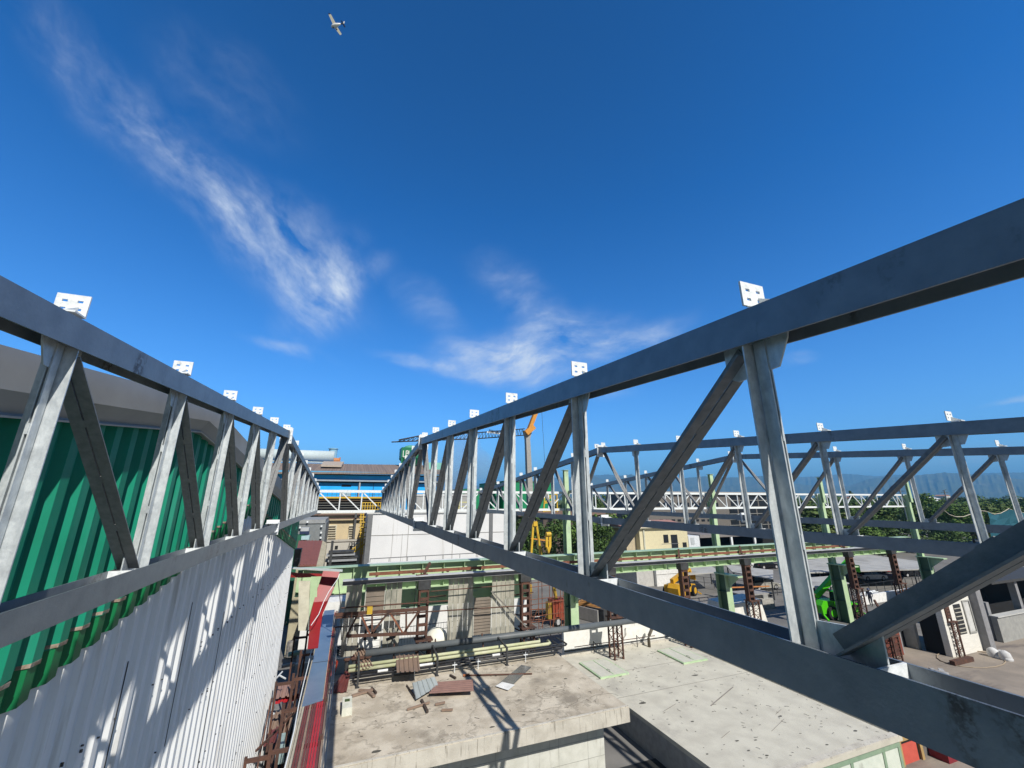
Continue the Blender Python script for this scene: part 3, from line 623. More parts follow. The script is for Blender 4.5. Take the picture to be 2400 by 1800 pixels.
# white low building and wall behind the panels, with scaffolding bars
WB = thing('white_wall_block', 'sunlit white wall seen between the facade panels below the dark green beam', 'wall', (5, 35, GZ))
b = MB(); b.box(-7.3, 9.6, -.2, 2.0, 0, at(1000, 1392, 'y', 35).z - GZ); b.build('wall', mat('bright_render', (.74, .74, .72), (.66, .66, .64)), WB)
b = MB(); b.box(-7.3, 9.6, -.6, -.2, 0, .9); b.build('plinth', mat('pale_plinth', (.55, .55, .52)), WB)
SCF = thing('rebar_mesh', 'thin steel bars and mesh in front of the white wall', 'rebar', (4.5, 30.2, GZ))
b = MB()
for k in range(5): b.tube([(-3, 0, 2.1 + .35 * k), (4, 0, 2.2 + .35 * k)], .018, 4)
b.build('long_bars', dark_steel, SCF)
b = MB()
for k in range(40): b.tube([(-3 + .18 * k, .03, 2.6), (-3 + .18 * k, .03, 3.6)], .008, 3)
b.build('mesh', dark_steel, SCF)
# white dome with dark base
DM = thing('white_dome', 'white rounded tank dome on a dark base between tower and facade panel', 'tank', tuple(at(1023, 1500, 'y', 27.6)))
b = MB(); b.lathe((0, 0, 0), [(.68, 0), (.70, .1), (.66, .22), (.52, .46), (.3, .62), (.05, .68)], 20); b.build('dome', mat('dome_white', (.78, .76, .66), (.7, .68, .58)), DM, smooth=True)
b = MB(); b.lathe((0, 0, 0), [(.6, -.001), (.6, -1.2)], 16); b.build('base', dark_gap, DM)
# rusty roof truss carried by the first tower
RT_ = thing('rusty_truss', 'rusty brown triangulated truss between the left rack and the first lattice tower', 'rusty truss', (0, 25.9, -6))
def bx(u, v, y=25.9): p = at(u, v, 'y', y); return (p.x, 0, p.z + 6)
T0, T1, B0, B1 = bx(785, 1441), bx(1003, 1427), bx(812, 1491), bx(1000, 1483)
for p, q, w_ in ((T0, T1, .16), (B0, B1, .14), (bx(785, 1448), bx(1003, 1434), .06)): MB().bar(p, q, .12, w_).build('chord', rust, RT_)
wx = [812, 845, 872, 905, 921, 948, 963, 993]
vt = lambda u: 1441 - (u - 785) * 14 / 218; vb = lambda u: 1491 - (u - 812) * 8 / 188
for a, c, up_ in ((845, 868, 1), (868, 912, 0), (912, 945, 1), (945, 985, 0), (872, 872, 1), (952, 952, 1), (812, 840, 0)):
    p, q = (bx(a, vt(a)), bx(c, vb(c))) if up_ else (bx(a, vb(a)), bx(c, vt(c)))
    MB().bar(p, q, .09, .09).build('web_member', rust_bright if a in (845, 912) else rust, RT_)
MB().box(bx(866, 1432)[0] - .14, bx(866, 1432)[0] + .14, -.2, .1, bx(866, 1438)[2], bx(866, 1422)[2]).build('yellow_clamp', mat('yellow_paint', (.55, .36, .03), (.45, .3, .03)), RT_)

# ------------------------------------------------------------------ pipes along the back of the slab
def pipe(name, pts, r, m, lab, grp='pipes along the back of the flat roof'):
    b = MB(); b.tube(pts, r, 12); o = b.build(name, m, smooth=True); return tag(o, lab, 'pipe', grp)
big = mat('grey_blue_pipe', (.10, .115, .125), (.13, .14, .145), rough=.5, scale=1)
ins = mat('yellow_green_insulation', (.46, .48, .28), (.54, .54, .38), rough=.8, scale=2, stain=(.25, .27, .16), stain_scale=3, stain_rng=(.6, .7))
blk = mat('black_pipe', (.028, .028, .03), rough=.45)
pipe('pipe', [(1.6, 25.95, -7.92), (19.6, 25.95, -7.92)], .175, big, 'thick blue grey pipe raised above the back edge of the flat roof')
pipe('pipe', [(.8, 25.1, -8.33), (12.0, 25.1, -8.33), (12.15, 25.2, -8.33), (12.2, 25.6, -8.33)], .085, ins, 'yellowish insulated pipe, the front one of the pair')
pipe('pipe', [(.8, 25.45, -8.26), (11.6, 25.45, -8.26), (11.7, 25.8, -8.26)], .085, ins, 'yellowish insulated pipe, the back one of the pair')
for k, (yy, zz, lb) in enumerate(((24.78, -8.42, 'uppermost thin black pipe on the flat roof'), (24.62, -8.5, 'middle thin black pipe on the flat roof'), (24.45, -8.58, 'lowest and frontmost thin black pipe on the flat roof'))):
    pipe('pipe', [(1.0, yy, zz), (13.0 - .4 * k, yy, zz), (13.15 - .4 * k, yy + .15, zz), (13.15 - .4 * k, yy + 1.4, zz)], .05, blk, lb)
for x0, x1, lb in ((4.2, 5.1, 'long silver wrap on the black pipe left of the truss shadow'), (7.0, 7.25, 'short silver wrap on the black pipe just right of the truss shadow'), (8.35, 8.8, 'silver wrap on the black pipe near the right support'), (2.2, 2.7, 'silver wrap on the black pipe near the brown ridged sheet')):
    tag(MB().tube([(x0, 24.78, -8.42), (x1, 24.78, -8.42)], .062, 10).build('pipe_wrap', mat('silver_wrap', (.75, .75, .73))), lb, 'pipe wrap', 'silver pipe wraps')
for i, (x, lb) in enumerate(((1.25, 'at the brown sheets'), (5.15, 'beside the long truss shadow'), (9.05, 'nearer the right end of the slab'))):
    T = thing('pipe_support', 'dark bent pipe support frame on the flat roof, ' + lb, 'pipe support', (x, 24.3, SZ), 0, 'pipe supports')
    MB().box(-.05, .05, -.05, .05, 0, .82).build('leg', dark_steel, T); MB().bar((0, -.05, .84), (-.0, 1.7, .98), .09, .07).build('arm', dark_steel, T)
    MB().box(-.1, .1, -.1, .1, 0, .012).build('foot', dark_steel, T)
for i, x in enumerate((4.0, 6.1, 7.4, 10.2)):
    T = thing('pipe_clamp', ('silver pipe clamp stand nearest the brown sheets', 'silver pipe clamp stand left of the truss shadow', 'silver pipe clamp stand right of the truss shadow', 'silver pipe clamp stand near the right end of the slab')[i], 'pipe clamp', (x, 24.35, SZ), 0, 'pipe clamps')
    MB().tube([(0, 0, 0), (0, 0, .34)], .022, 8).build('post', galv_white, T); MB().box(-.13, .13, -.03, .03, .34, .38).build('saddle', galv_white, T); MB().tube([(0, 0, .38), (0, 0, .5)], .015, 6).build('bolt', galv_white, T)

# white parapet behind the pale roof
PW = thing('white_parapet', 'low white parapet wall with a painted shadow stripe behind the pale roof', 'parapet', (18.3, 28.25, GZ))
b = MB(); b.box(-3.6, 7.6, 0, .3, 0, at(1330, 1478, 'y', 28.25).z - GZ); b.build('wall', mat('parapet_white', (.76, .75, .70), (.68, .67, .62), stain=(.5, .47, .42), stain_scale=2, stain_rng=(.62, .75)), PW)
b = MB(); b.box(-3.6, 7.6, -.02, -.001, -10.0 - GZ, -9.93 - GZ); b.build('shadow_strip', dark_steel, PW)  # dark strip painted for the shadow of the pipe on the wall
HR = thing('handrail', 'thin rusty handrail in front of the white parapet', 'handrail', (18.3, 27.7, S2))
MB().tube([(-3.1, 0, .55), (3.6, 0, .55)], .025, 6).build('rail', rust, HR)
for x in (-1.6, 2.0):
    MB().tube([(x, 0, 0), (x, 0, .75)], .03, 6).build('post', dark_steel, HR); MB().tube([(x, 0, .7), (x + .45, 0, .35)], .02, 6).build('strut', dark_steel, HR)
VP_ = thing('vent_pipe', 'dark bent vent pipe standing at the back of the pale roof', 'vent pipe', (21.1, 27.4, S2))
MB().tube([(0, 0, 0), (0, 0, .55), (.05, 0, .7), (.45, 0, 1.25), (.55, 0, 1.3)], .11, 10).build('duct', mat('vent_brown', (.14, .12, .09)), VP_, smooth=True)
WP = thing('wall_conduit', 'crooked grey conduit on the white parapet', 'conduit', (19.4, 28.15, -9.8))
MB().tube([(0, 0, 0), (.12, 0, .2), (.3, 0, .35), (.32, 0, .8)], .04, 6).build('tube', mat('conduit_grey', (.35, .33, .3)), WP)

CP = thing('upright_board', 'cream upright panel between the white clad wall and the red flashing', 'panel', tuple(at(708, 1480, 'y', 26.4)))
_o = CP.location; _a, _b, _c, _d = at(699, 1478, 'y', 26.4), at(722, 1478, 'y', 26.4), at(727, 1362, 'y', 26.4), at(700, 1362, 'y', 26.4)
MB().hexa([_a - _o, _b - _o, _b - _o + Vector((0, .1, 0)), _a - _o + Vector((0, .1, 0)), _d - _o, _c - _o, _c - _o + Vector((0, .1, 0)), _d - _o + Vector((0, .1, 0))]).build('board', mat('cream_board', (.60, .58, .46), (.5, .48, .38)), CP)
MB().bar(_b - _o + Vector((.2, -.05, 0)), _c - _o + Vector((.2, -.05, -.1)), .35, .06, up=(0, 1, 0)).build('green_post', green_paint, CP)

# clutter between the facade and the slab: bent ducts, hanging cables, spare bars
rr = random.Random(31)
def loose(name, pts, r_, m, lab, cat): tag(MB().tube(pts, r_, 7).build(name, m, smooth=True), lab, cat)
loose('bent_duct', [at(u, v, 'y', 26.3) for u, v in ((855, 1500), (858, 1478), (868, 1468), (878, 1476), (880, 1498))], .10, dark_steel, 'dark bent duct hanging under the rusty truss, left of the lattice tower', 'duct')
loose('bent_duct', [at(u, v, 'y', 26.2) for u, v in ((905, 1500), (925, 1492), (935, 1470), (930, 1455))], .08, dark_steel, 'dark curved duct behind the middle of the rusty truss', 'duct')
for i, (u0, v0, u1, v1, lb) in enumerate(((792, 1352, 800, 1500, 'thin dark hanging cable at the left of the facade panels'), (976, 1345, 968, 1440, 'thin dark hanging cable left of the first lattice tower'), (1048, 1420, 1052, 1500, 'thin dark rod at the left edge of the wide facade panel'), (1216, 1360, 1222, 1478, 'thin rusty rod right of the rightmost facade panel'))):
    loose('hanging_cable', [at(u0, v0, 'y', 26.5), at((u0 + u1) / 2 + 3, (v0 + v1) / 2, 'y', 26.5), at(u1, v1, 'y', 26.5)], .022, dark_steel if i < 3 else rust, lb, 'cable')
for i, (u0, v0, u1, v1, lb) in enumerate(((1000, 1400, 1046, 1396, 'short rusty bar just above the white dome'), (1205, 1395, 1250, 1388, 'short rusty bar left of the rust red tower, upper'), (1205, 1440, 1248, 1446, 'short rusty bar left of the rust red tower, lower'), (785, 1470, 850, 1466, 'dark bar crossing the left facade panel'), (1205, 1472, 1262, 1500, 'sloping bar at the foot of the rust red tower'))):
    loose('loose_bar', [at(u0, v0, 'y', 26.9), at(u1, v1, 'y', 26.7)], .04, rust, lb, 'bar')
T = thing('valve_group', 'group of dark valves and flanges at the left end of the grey blue pipe', 'valves', (1.3, 25.8, -8.6))
for k in range(4): MB().tube([(-.6 + .35 * k, 0, .1), (-.6 + .35 * k, 0, .55)], .09, 8).build('valve_body', dark_steel, T); MB().tube([(-.6 + .35 * k, 0, .55), (-.6 + .35 * k, 0, .6)], .17, 12).build('flange', rust, T)
for k, x in enumerate((3.1, 5.4, 8.2, 10.8)):
    tag(MB().tube([(x, 25.6, -9.2), (x, 26.3, -7.75), (x, 26.3, -7.7)], .045, 6).build('pipe_prop', rust), ('rusty prop under the grey blue pipe nearest the brown sheets', 'rusty prop under the grey blue pipe beside the second support', 'rusty prop under the grey blue pipe below the brown louvre', 'rusty prop under the grey blue pipe near the rust red tower')[k], 'prop')
# ------------------------------------------------------------------ rack with blue sheets and red profiles at the lower left
RZ = -7.3
red = mat('red_profile', (.42, .025, .03), (.33, .02, .025), rough=.45, scale=2)
maroon = mat('maroon_sheet', (.16, .045, .04), (.12, .035, .032), rough=.6, scale=2)
brownm = mat('brown_sheet', (.27, .19, .14), (.22, .155, .12), rough=.7, scale=1.5)
blue = mat('blue_grey_sheet', (.13, .20, .30), (.17, .24, .34), rough=.3, scale=.8, metal=.2)
RK = thing('storage_rack', 'rusty tall steel rack standing along the white wall, carrying blue sheets and red profiles', 'rack', (-.55, 20, GZ))
for y in (14.2, 16.6, 19.3, 22.2, 25.2, 28.6):
    for x in (-.95, .45): MB().box(x - .05, x + .05, y - 20 - .05, y - 20 + .05, 0, RZ - GZ + .12).build('upright', rust, RK)
    MB().box(-1.0, .5, y - 20 - .045, y - 20 + .045, RZ - GZ - .16, RZ - GZ - .06).build('cross_arm', rust, RK)
    if y not in (16.6, 22.2, 28.6): continue
    MB().box(-1.6, -1.0, y - 20 - .045, y - 20 + .045, RZ - GZ - .26, RZ - GZ - .16).build('cross_arm', rust, RK)
    MB().box(-1.62, -1.54, y - 20 - .04, y - 20 + .04, 0, RZ - GZ - .1).build('upright', rust, RK)
for x in (-.95, .45):
    MB().box(x - .03, x + .03, -5.9, 8.7, RZ - GZ - .8, RZ - GZ - .73).build('long_rail', rust, RK)
for y in (14.3, 19.4):
    MB().bar((-1.6, y - 20, RZ - GZ - 2.6), (-1.6, y - 18, RZ - GZ - .4), .05, .05).build('brace', rust, RK)
T = thing('blue_sheet', 'long flat blue grey metal sheet lying on the rack above the red profiles', 'metal sheet', (-.55, 26, RZ))
MB().hexa([(-.33, -6.9, .0), (.36, -6.6, .0), (.33, 7.3, .0), (-.30, 7.3, .0), (-.33, -6.9, .05), (.36, -6.6, .05), (.33, 7.3, .05), (-.30, 7.3, .05)]).build('sheet', blue, T)
MB().box(-.32, .34, -2.6, -2.56, .051, .056).build('lap_joint', dark_steel, T)
MB().box(.345, .37, -6.6, 7.3, .045, .075).build('edge_strip', mat('tan_edge', (.45, .36, .25)), T)
rr = random.Random(5)
cols = [mat('beige_profile', (.42, .38, .3)), mat('beige_profile', (.4, .3, .3)), maroon, maroon, brownm, maroon, maroon, red, red, red, maroon, brownm, mat('grey_profile', (.34, .32, .29)), mat('grey_profile', (.3, .3, .3))]
glabs = ['pale', 'pale', 'maroon', 'maroon', 'brown', 'maroon', 'maroon', 'bright red', 'bright red', 'bright red', 'maroon', 'brown', 'grey', 'grey']
for k, m in enumerate(cols):
    x = -.92 + k * .078
    b = MB(); b.bar((x, 13.6, RZ - .03), (x + .05, 32.9 + rr.uniform(-.8, .3), RZ - .05 + rr.uniform(-.03, .03)), .06, .05 + .03 * rr.random())
    o = b.build('metal_profile', m); tag(o, 'long thin ' + glabs[k] + ' metal profile in the bundle on the rack below the blue sheet', 'metal profile', glabs[k] + ' profiles on the rack')
# red flashing bent upward behind the sheets
def ribbon(name, pts, w_, m, lab, cat, t=.012, side=(1, 0, 0)):
    b = MB(); s = Vector(side)
    P = [Vector(p) for p in pts]
    for i, (p, q) in enumerate(zip(P, P[1:])):
        wa = w_[i] if isinstance(w_, list) else w_; wb = w_[i + 1] if isinstance(w_, list) else w_
        b.quad(p - s * wa / 2, p + s * wa / 2, q + s * wb / 2, q - s * wb / 2); b.quad(p - s * wa / 2 - Vector((0, 0, t)), q - s * wb / 2 - Vector((0, 0, t)), q + s * wb / 2 - Vector((0, 0, t)), p + s * wa / 2 - Vector((0, 0, t)))
        for e in (-1, 1): b.quad(p + s * wa / 2 * e, q + s * wb / 2 * e, q + s * wb / 2 * e - Vector((0, 0, t)), p + s * wa / 2 * e - Vector((0, 0, t)))
    return tag(b.build(name, m), lab, cat)
redsheet = mat('red_flashing', (.27, .016, .018), (.22, .014, .015), rough=.4, scale=1)
P = [at(u, v, 'y', y) for (u, v, y) in ((778, 1337, 27.0), (766, 1372, 26.6), (752, 1410, 26.2), (742, 1440, 25.6), (738, 1475, 24.8), (733, 1520, 23.2))]
ribbon('red_flashing', P, [.9, .85, .72, .58, .5, .45], redsheet, 'wide red metal flashing hanging and bending down beside the rack', 'flashing')
P = [at(u, v, 'y', y) for (u, v, y) in ((676, 1340, 26.4), (700, 1343, 26.6), (730, 1344, 26.8), (762, 1345, 27.0))]
b = MB()
for p, q, h in zip(P, P[1:], (.28, .24, .16)): b.hexa([p - Vector((0, 0, h)), q - Vector((0, 0, h * .8)), q + Vector((0, .02, -h * .8)), p + Vector((0, .02, -h)), p, q, q + Vector((0, .02, 0)), p + Vector((0, .02, 0))])
tag(b.build('torn_flashing', redsheet), 'torn red strip hanging from the flat capping beside the white wall', 'flashing')
p = at(677, 1331, 'y', 26.2); q = at(803, 1336, 'y', 26.0)
tag(MB().hexa([(p.x, p.y, p.z - .05), (q.x, q.y - .4, q.z - .04), (q.x, q.y + .25, q.z - .04), (p.x, p.y + .35, p.z - .05), (p.x, p.y, p.z), (q.x, q.y - .4, q.z), (q.x, q.y + .25, q.z), (p.x, p.y + .35, p.z)]).build('capping_sheet', mat('pale_green_grey_cap', (.5, .53, .5), (.42, .45, .42))), 'long pale grey capping sheet reaching from the white wall over the girder end', 'capping')
b = MB(); pts = [at(u, v, 'y', y) for (u, v, y) in ((798, 1336, 25.9), (792, 1356, 25.6), (770, 1388, 25.2), (758, 1412, 25.), (747, 1440, 24.5), (729, 1466, 24))]
tag(MB().tube(pts, .018, 5).build('white_rope', galv_white), 'loose white rope hanging from the capping over the red flashing', 'rope')
pts = [at(u, v, 'z', RZ + .12) for (u, v) in ((739, 1476), (731, 1520), (722, 1560), (712, 1600), (700, 1652), (690, 1710), (678, 1760), (668, 1799))]
tag(MB().tube(pts, .02, 5).build('white_cable', galv_white), 'long white cable trailing along the left edge of the rack', 'cable')
# ribbed sheets
def ribbed(name, corners, m, lab, n=6, t=.045, m2=None, grp=None, cat='ribbed sheet'):
    """corners a,b,c,d (ab = across the ribs); ribs run from ab to dc"""
    a, b_, c, d = [Vector(x) for x in corners]; up = (b_ - a).cross(d - a).normalized()
    if up.z < 0: up = -up
    b = MB(); fr = []
    for i in range(n):
        for f, h in ((0, 0), (.55, 0), (.65, t), (.9, t)): fr.append(((i + f) / n, h))
    fr.append((1, 0))
    for (f, h), (g, k) in zip(fr, fr[1:]):
        p0 = a.lerp(b_, f) + up * h; p1 = a.lerp(b_, g) + up * k; q0 = d.lerp(c, f) + up * h; q1 = d.lerp(c, g) + up * k
        b.quad(p0, p1, q1, q0); e = -up * .012
        b.quad(p0 + e, q0 + e, q1 + e, p1 + e); b.quad(p0, p0 + e, p1 + e, p1); b.quad(q0, q1, q1 + e, q0 + e)
    return tag(b.build(name, m, fix=False), lab, cat, grp)
S = lambda u, v, z=SZ + .06: at(u, v, 'z', z)
ribbed('ribbed_sheet', (S(928, 1537, SZ + .62), S(981, 1534, SZ + .62), S(985, 1573, SZ + .62), S(930, 1576, SZ + .62)), brownm, 'square brown ribbed sheet lying across the pipes', 5)
ribbed('ribbed_sheet', (S(1108, 1592, SZ + .25), S(1110, 1619, SZ + .25), S(1006, 1625, SZ + .2), S(1027, 1598, SZ + .2)), maroon if False else mat('dusty_maroon_sheet', (.24, .14, .12), (.2, .115, .10), rough=.7), 'dusty maroon ribbed sheet lying on battens in the middle of the roof slab', 6, .05)
ribbed('ribbed_sheet', (S(1018, 1586, SZ + .5), S(966, 1601, SZ + .45), S(975, 1640, SZ + .1), S(1028, 1606, SZ + .2)), mat('grey_ribbed', (.30, .33, .33), (.26, .29, .29), rough=.45), 'bent grey ribbed sheet beside the dusty maroon one', 5)
ribbed('ribbed_sheet', (S(820, 1509, SZ + .9), S(846, 1508, SZ + 1.0), S(876, 1563, SZ + .55), S(846, 1572, SZ + .5)), brownm, 'brown ridged sheet propped on the left end of the pipes', 4, .08)
a, b_, c, d = S(819, 1512, SZ + .88), S(846, 1573, SZ + .48), S(836, 1574, SZ + .05), S(818, 1530, SZ + .3)
tag(MB().quad(a, b_, c, d).quad(a + Vector((-.02, 0, 0)), d + Vector((-.02, 0, 0)), c + Vector((-.02, 0, 0)), b_ + Vector((-.02, 0, 0))).build('red_sheet', red), 'bright red folded sheet under the propped brown sheet', 'metal sheet')
ribbed('ribbed_sheet', (S(812, 1566, SZ + .05), S(824, 1567, SZ + .05), S(812, 1622, SZ + .05), S(770, 1625, SZ + .05)), maroon, 'maroon ribbed sheet leaning in the shade beside the rack', 3)
tag(MB().hexa([S(1162, 1607, SZ + .02), S(1190, 1617, SZ + .02), S(1246, 1563, SZ + .02), S(1222, 1558, SZ + .02), S(1162, 1607, SZ + .05), S(1190, 1617, SZ + .05), S(1246, 1563, SZ + .05), S(1222, 1558, SZ + .05)]).build('bright_plate', mat('dull_aluminium', (.42, .42, .40), (.34, .34, .33), rough=.25, metal=.7)), 'shiny flat metal plate lying on the roof slab right of the truss shadow', 'metal plate')
tag(MB().hexa([S(1161, 1608, SZ + .055), S(1191, 1618, SZ + .055), S(1207, 1605, SZ + .055), S(1177, 1598, SZ + .055), S(1161, 1608, SZ + .06), S(1191, 1618, SZ + .06), S(1207, 1605, SZ + .06), S(1177, 1598, SZ + .06)]).build('paper_sheet', mat('paper_white', (.78, .78, .75))), 'white sheet of paper on the near end of the shiny plate', 'paper')
p0, p1 = S(1088, 1583, SZ + .05), S(1247, 1579, SZ + .05); PO = thing('pole', 'long rusty pole with an orange end lying across the truss shadow', 'pole', tuple(p0))
MB().tube([(0, 0, 0), tuple(p1 - p0)], .035, 8).build('shaft', rust, PO); MB().tube([(-.05, 0, 0), (.28, 0, 0)], .06, 8).build('orange_end', mat('orange_plastic', (.6, .2, .07)), PO)
bat = [((825, 1631), (873, 1616), 'brown', .16), ((841, 1617), (866, 1618), 'brown', .1), ((871, 1612), (882, 1624), 'dark', .08), ((860, 1618), (877, 1632), 'brown', .14), ((954, 1663), (1007, 1646), 'brown', .07), ((988, 1640), (1002, 1668), 'dark', .1),
       ((1020, 1651), (1043, 1646), 'brown', .08), ((1035, 1664), (1061, 1663), 'brown', .08), ((1055, 1582), (1068, 1589), 'dark', .09), ((953, 1606), (975, 1637), 'dark', .04)]
bl = ['long brown angle strip nearest the rack on the roof slab', 'short flat strip just above the long brown angle strip', 'small dark offcut right of the brown angle strips', 'brown strip crossing the right end of the long angle strip', 'thin brown batten below the grey ribbed sheet', 'dark batten crossing the thin brown batten',
      'upper small brown offcut below the maroon sheet', 'lower small brown offcut below the maroon sheet', 'small dark offcut above the maroon sheet', 'thin dark rod left of the grey ribbed sheet']
for (a, c, k, w_), l_ in zip(bat, bl):
    tag(MB().bar(S(*a, SZ + .06), S(*c, SZ + .08), w_, .07).build('batten', brownm if k == 'brown' else mat('dark_brown_wood', (.07, .05, .04)), None), l_, 'offcut')
MBK = thing('concrete_post_stub', 'small white mossy concrete stub at the left end of the roof slab', 'concrete block', tuple(S(812, 1676, SZ)))
MB().hexa([(-.2, -.1, 0), (.22, -.1, 0), (.22, 1.0, 0), (-.2, 1.0, 0), (-.2, -.1, .3), (.2, -.1, .3), (.2, 1.0, .3), (-.2, 1.0, .3)]).build('block', mat('mossy_white', (.66, .66, .58), (.5, .52, .42)), MBK)
MB().box(-.1, .1, .5, .7, .301, .33).build('moss', mat('moss', (.06, .09, .03)), MBK)
# twigs, leaves and dirt on both roofs
rr = random.Random(21); b = MB()
def twig(b, x, y, z, n, ln):
    a = rr.uniform(0, 6.28); p = Vector((x, y, z))
    for _ in range(n):
        q = p + Vector((math.cos(a), math.sin(a), 0)) * ln * rr.uniform(.5, 1); b.bar(p, q, .009, .009); p = q; a += rr.uniform(-.9, .9)
for i in range(190): twig(b, rr.uniform(14.6, 23.7), rr.uniform(14.5, 27.6), S2 + .02, rr.choice((1, 1, 2, 3)), .11)
for i in range(80): twig(b, rr.uniform(.4, 12.2), rr.uniform(18.2, 24.2), SZ + .02, rr.choice((1, 1, 2)), .12)
tag(b.build('twigs', mat('twig_brown', (.07, .06, .05))), 'scattered dark twigs on the two flat roofs', 'twigs', kind='stuff')
b = MB()
for i in range(70):
    if i % 3: x, y, z = rr.uniform(14.6, 23.7), rr.uniform(14.5, 27.6), S2 + .004
    else: x, y, z = rr.uniform(.4, 12.2), rr.uniform(18.2, 24.2), SZ + .004
    r_ = rr.uniform(.02, .07) * (2.2 if i % 17 == 0 else 1); a0 = rr.uniform(0, 6); k = [(x + r_ * rr.uniform(.5, 1.2) * math.cos(a0 + t) * 1.9, y + r_ * rr.uniform(.6, 1.1) * math.sin(a0 + t), z) for t in [j * 6.283 / 7 for j in range(7)]]
    b.quad(*k)
tag(b.build('leaf_litter', mat('dark_litter', (.10, .095, .075))), 'dark leaf litter and spots on the two flat roofs', 'leaf litter', kind='stuff')
# ------------------------------------------------------------------ clutter in the gap between the white wall and the rack
CZ = -9.6
ribbed('ribbed_sheet', (at(640, 1672, 'z', CZ), at(697, 1656, 'z', CZ), at(679, 1722, 'z', CZ - .3), at(618, 1742, 'z', CZ - .3)), brownm, 'dusty brown ribbed sheet low in the gap beside the white wall', 6, .06)
ribbed('ribbed_sheet', (at(652, 1608, 'z', CZ), at(708, 1598, 'z', CZ), at(700, 1628, 'z', CZ), at(646, 1638, 'z', CZ)), mat('pinkish_brown_sheet', (.33, .2, .16), (.28, .17, .14)), 'pinkish brown ribbed sheet above the brown one in the gap', 4, .06)
ribbed('ribbed_sheet', (at(646, 1634, 'z', CZ - .1), at(704, 1612, 'z', CZ - .1), at(702, 1640, 'z', CZ - .2), at(645, 1650, 'z', CZ - .2)), red, 'red ribbed sheet low in the gap beside the white wall', 3, .06)
ribbed('ribbed_sheet', (at(622, 1716, 'z', CZ), at(668, 1700, 'z', CZ), at(652, 1738, 'z', CZ), at(616, 1750, 'z', CZ)), maroon, 'maroon ribbed sheet lowest in the gap', 3, .06)
ribbed('ribbed_sheet', (at(708, 1455, 'z', -8.9), at(736, 1454, 'z', -8.9), at(732, 1474, 'z', -8.9), at(704, 1476, 'z', -8.9)), maroon, 'small maroon ribbed roof piece beside the red flashing', 4, .05)
for nm, uv, m, r_, lab in (('drum', (684, 1515), 'dark', .34, 'left dark ribbed drum behind the rack'), ('drum', (700, 1512), 'dark', .34, 'right dark ribbed drum behind the rack')):
    T = thing(nm, lab, 'drum', tuple(at(*uv, 'z', -10.2)), 0, 'dark drums'); MB().lathe((0, 0, -.6), [(r_, 0), (r_ * 1.05, .3), (r_, .35), (r_ * 1.05, .7), (r_ * .9, .95), (.1, 1.0)], 14).build('shell', mat('drum_grey', (.16, .15, .14), (.3, .28, .25), scale=5), T)
p = at(676, 1534, 'z', -9.3); q = at(705, 1528, 'z', -9.3)
tag(MB().tube([p, q], .13, 10).build('green_tube', green_flange), 'short pale green tube by the dark drums', 'tube')
p = at(660, 1562, 'z', -9.3); q = at(690, 1556, 'z', -9.3)
tag(MB().tube([p, q], .1, 8).build('white_tube', mat('tube_cream', (.55, .5, .42))), 'short cream tube below the pale green one', 'tube')
for (a, c, lb) in (((606, 1680), (636, 1652), 'lower white angle bracket against the white wall'), ((642, 1596), (662, 1574), 'upper white angle bracket against the white wall')):
    p, q = at(*a, 'z', -8.7), at(*c, 'z', -8.7); BR = thing('white_bracket', lb, 'bracket', tuple(p), 0, 'white wall brackets')
    MB().bar((0, 0, 0), tuple(q - p), .05, .05).build('arm', galv_white, BR); m2 = (q - p) * .6; MB().bar(tuple(m2), (m2.x + .35, m2.y - .3, m2.z - .1), .05, .05).build('stay', galv_white, BR)
p, q = at(600, 1760, 'z', -8.6), at(700, 1660, 'z', -8.6)
tag(MB().bar(p, q, .06, .06).build('rusty_bar', rust), 'long rusty diagonal bar crossing the gap at the lower left', 'bar')
p, q = at(640, 1780, 'z', -9), at(700, 1700, 'z', -9)
tag(MB().bar(at(654, 1790, 'z', -9.2), at(660, 1720, 'z', -9.2), .3, .04).build('glass_strip', mat('pale_teal_glass', (.3, .4, .38), rough=.2)), 'pale greenish glass strip standing in the dark gap', 'glass strip')
tag(MB().hexa([(-2.3, 12.5, -11.2), (-1.3, 12.5, -11.2), (-1.3, 26, -11.2), (-2.3, 26, -11.2), (-2.3, 12.5, -10.9), (-1.3, 12.5, -10.9), (-1.3, 26, -10.9), (-2.3, 26, -10.9)]).build('gap_floor', dark_gap), 'dark floor channel along the foot of the white wall', 'channel')
tag(MB().hexa([S(777, 1536, -8.2), S(793, 1550, -8.2), S(787, 1575, -8.4), S(775, 1585, -8.4), S(777, 1536, -8.15), S(793, 1550, -8.15), S(787, 1575, -8.35), S(775, 1585, -8.35)]).build('orange_sheet', mat('orange_red_sheet', (.6, .08, .04))), 'small orange red sheet piece right of the blue sheet', 'metal sheet')
# dark machinery and cable coils right of the rack
T = thing('cable_coil', 'coil of black cable beside the right side of the rack', 'cable coil', tuple(at(798, 1530, 'z', -9.2)))
for k in range(3):
    MB().tube([(.5 * math.cos(t) * (1 - .1 * k), .35 * math.sin(t), .12 * k) for t in [j * 6.283 / 14 for j in range(15)]], .05, 6).build('coil', blk, T)
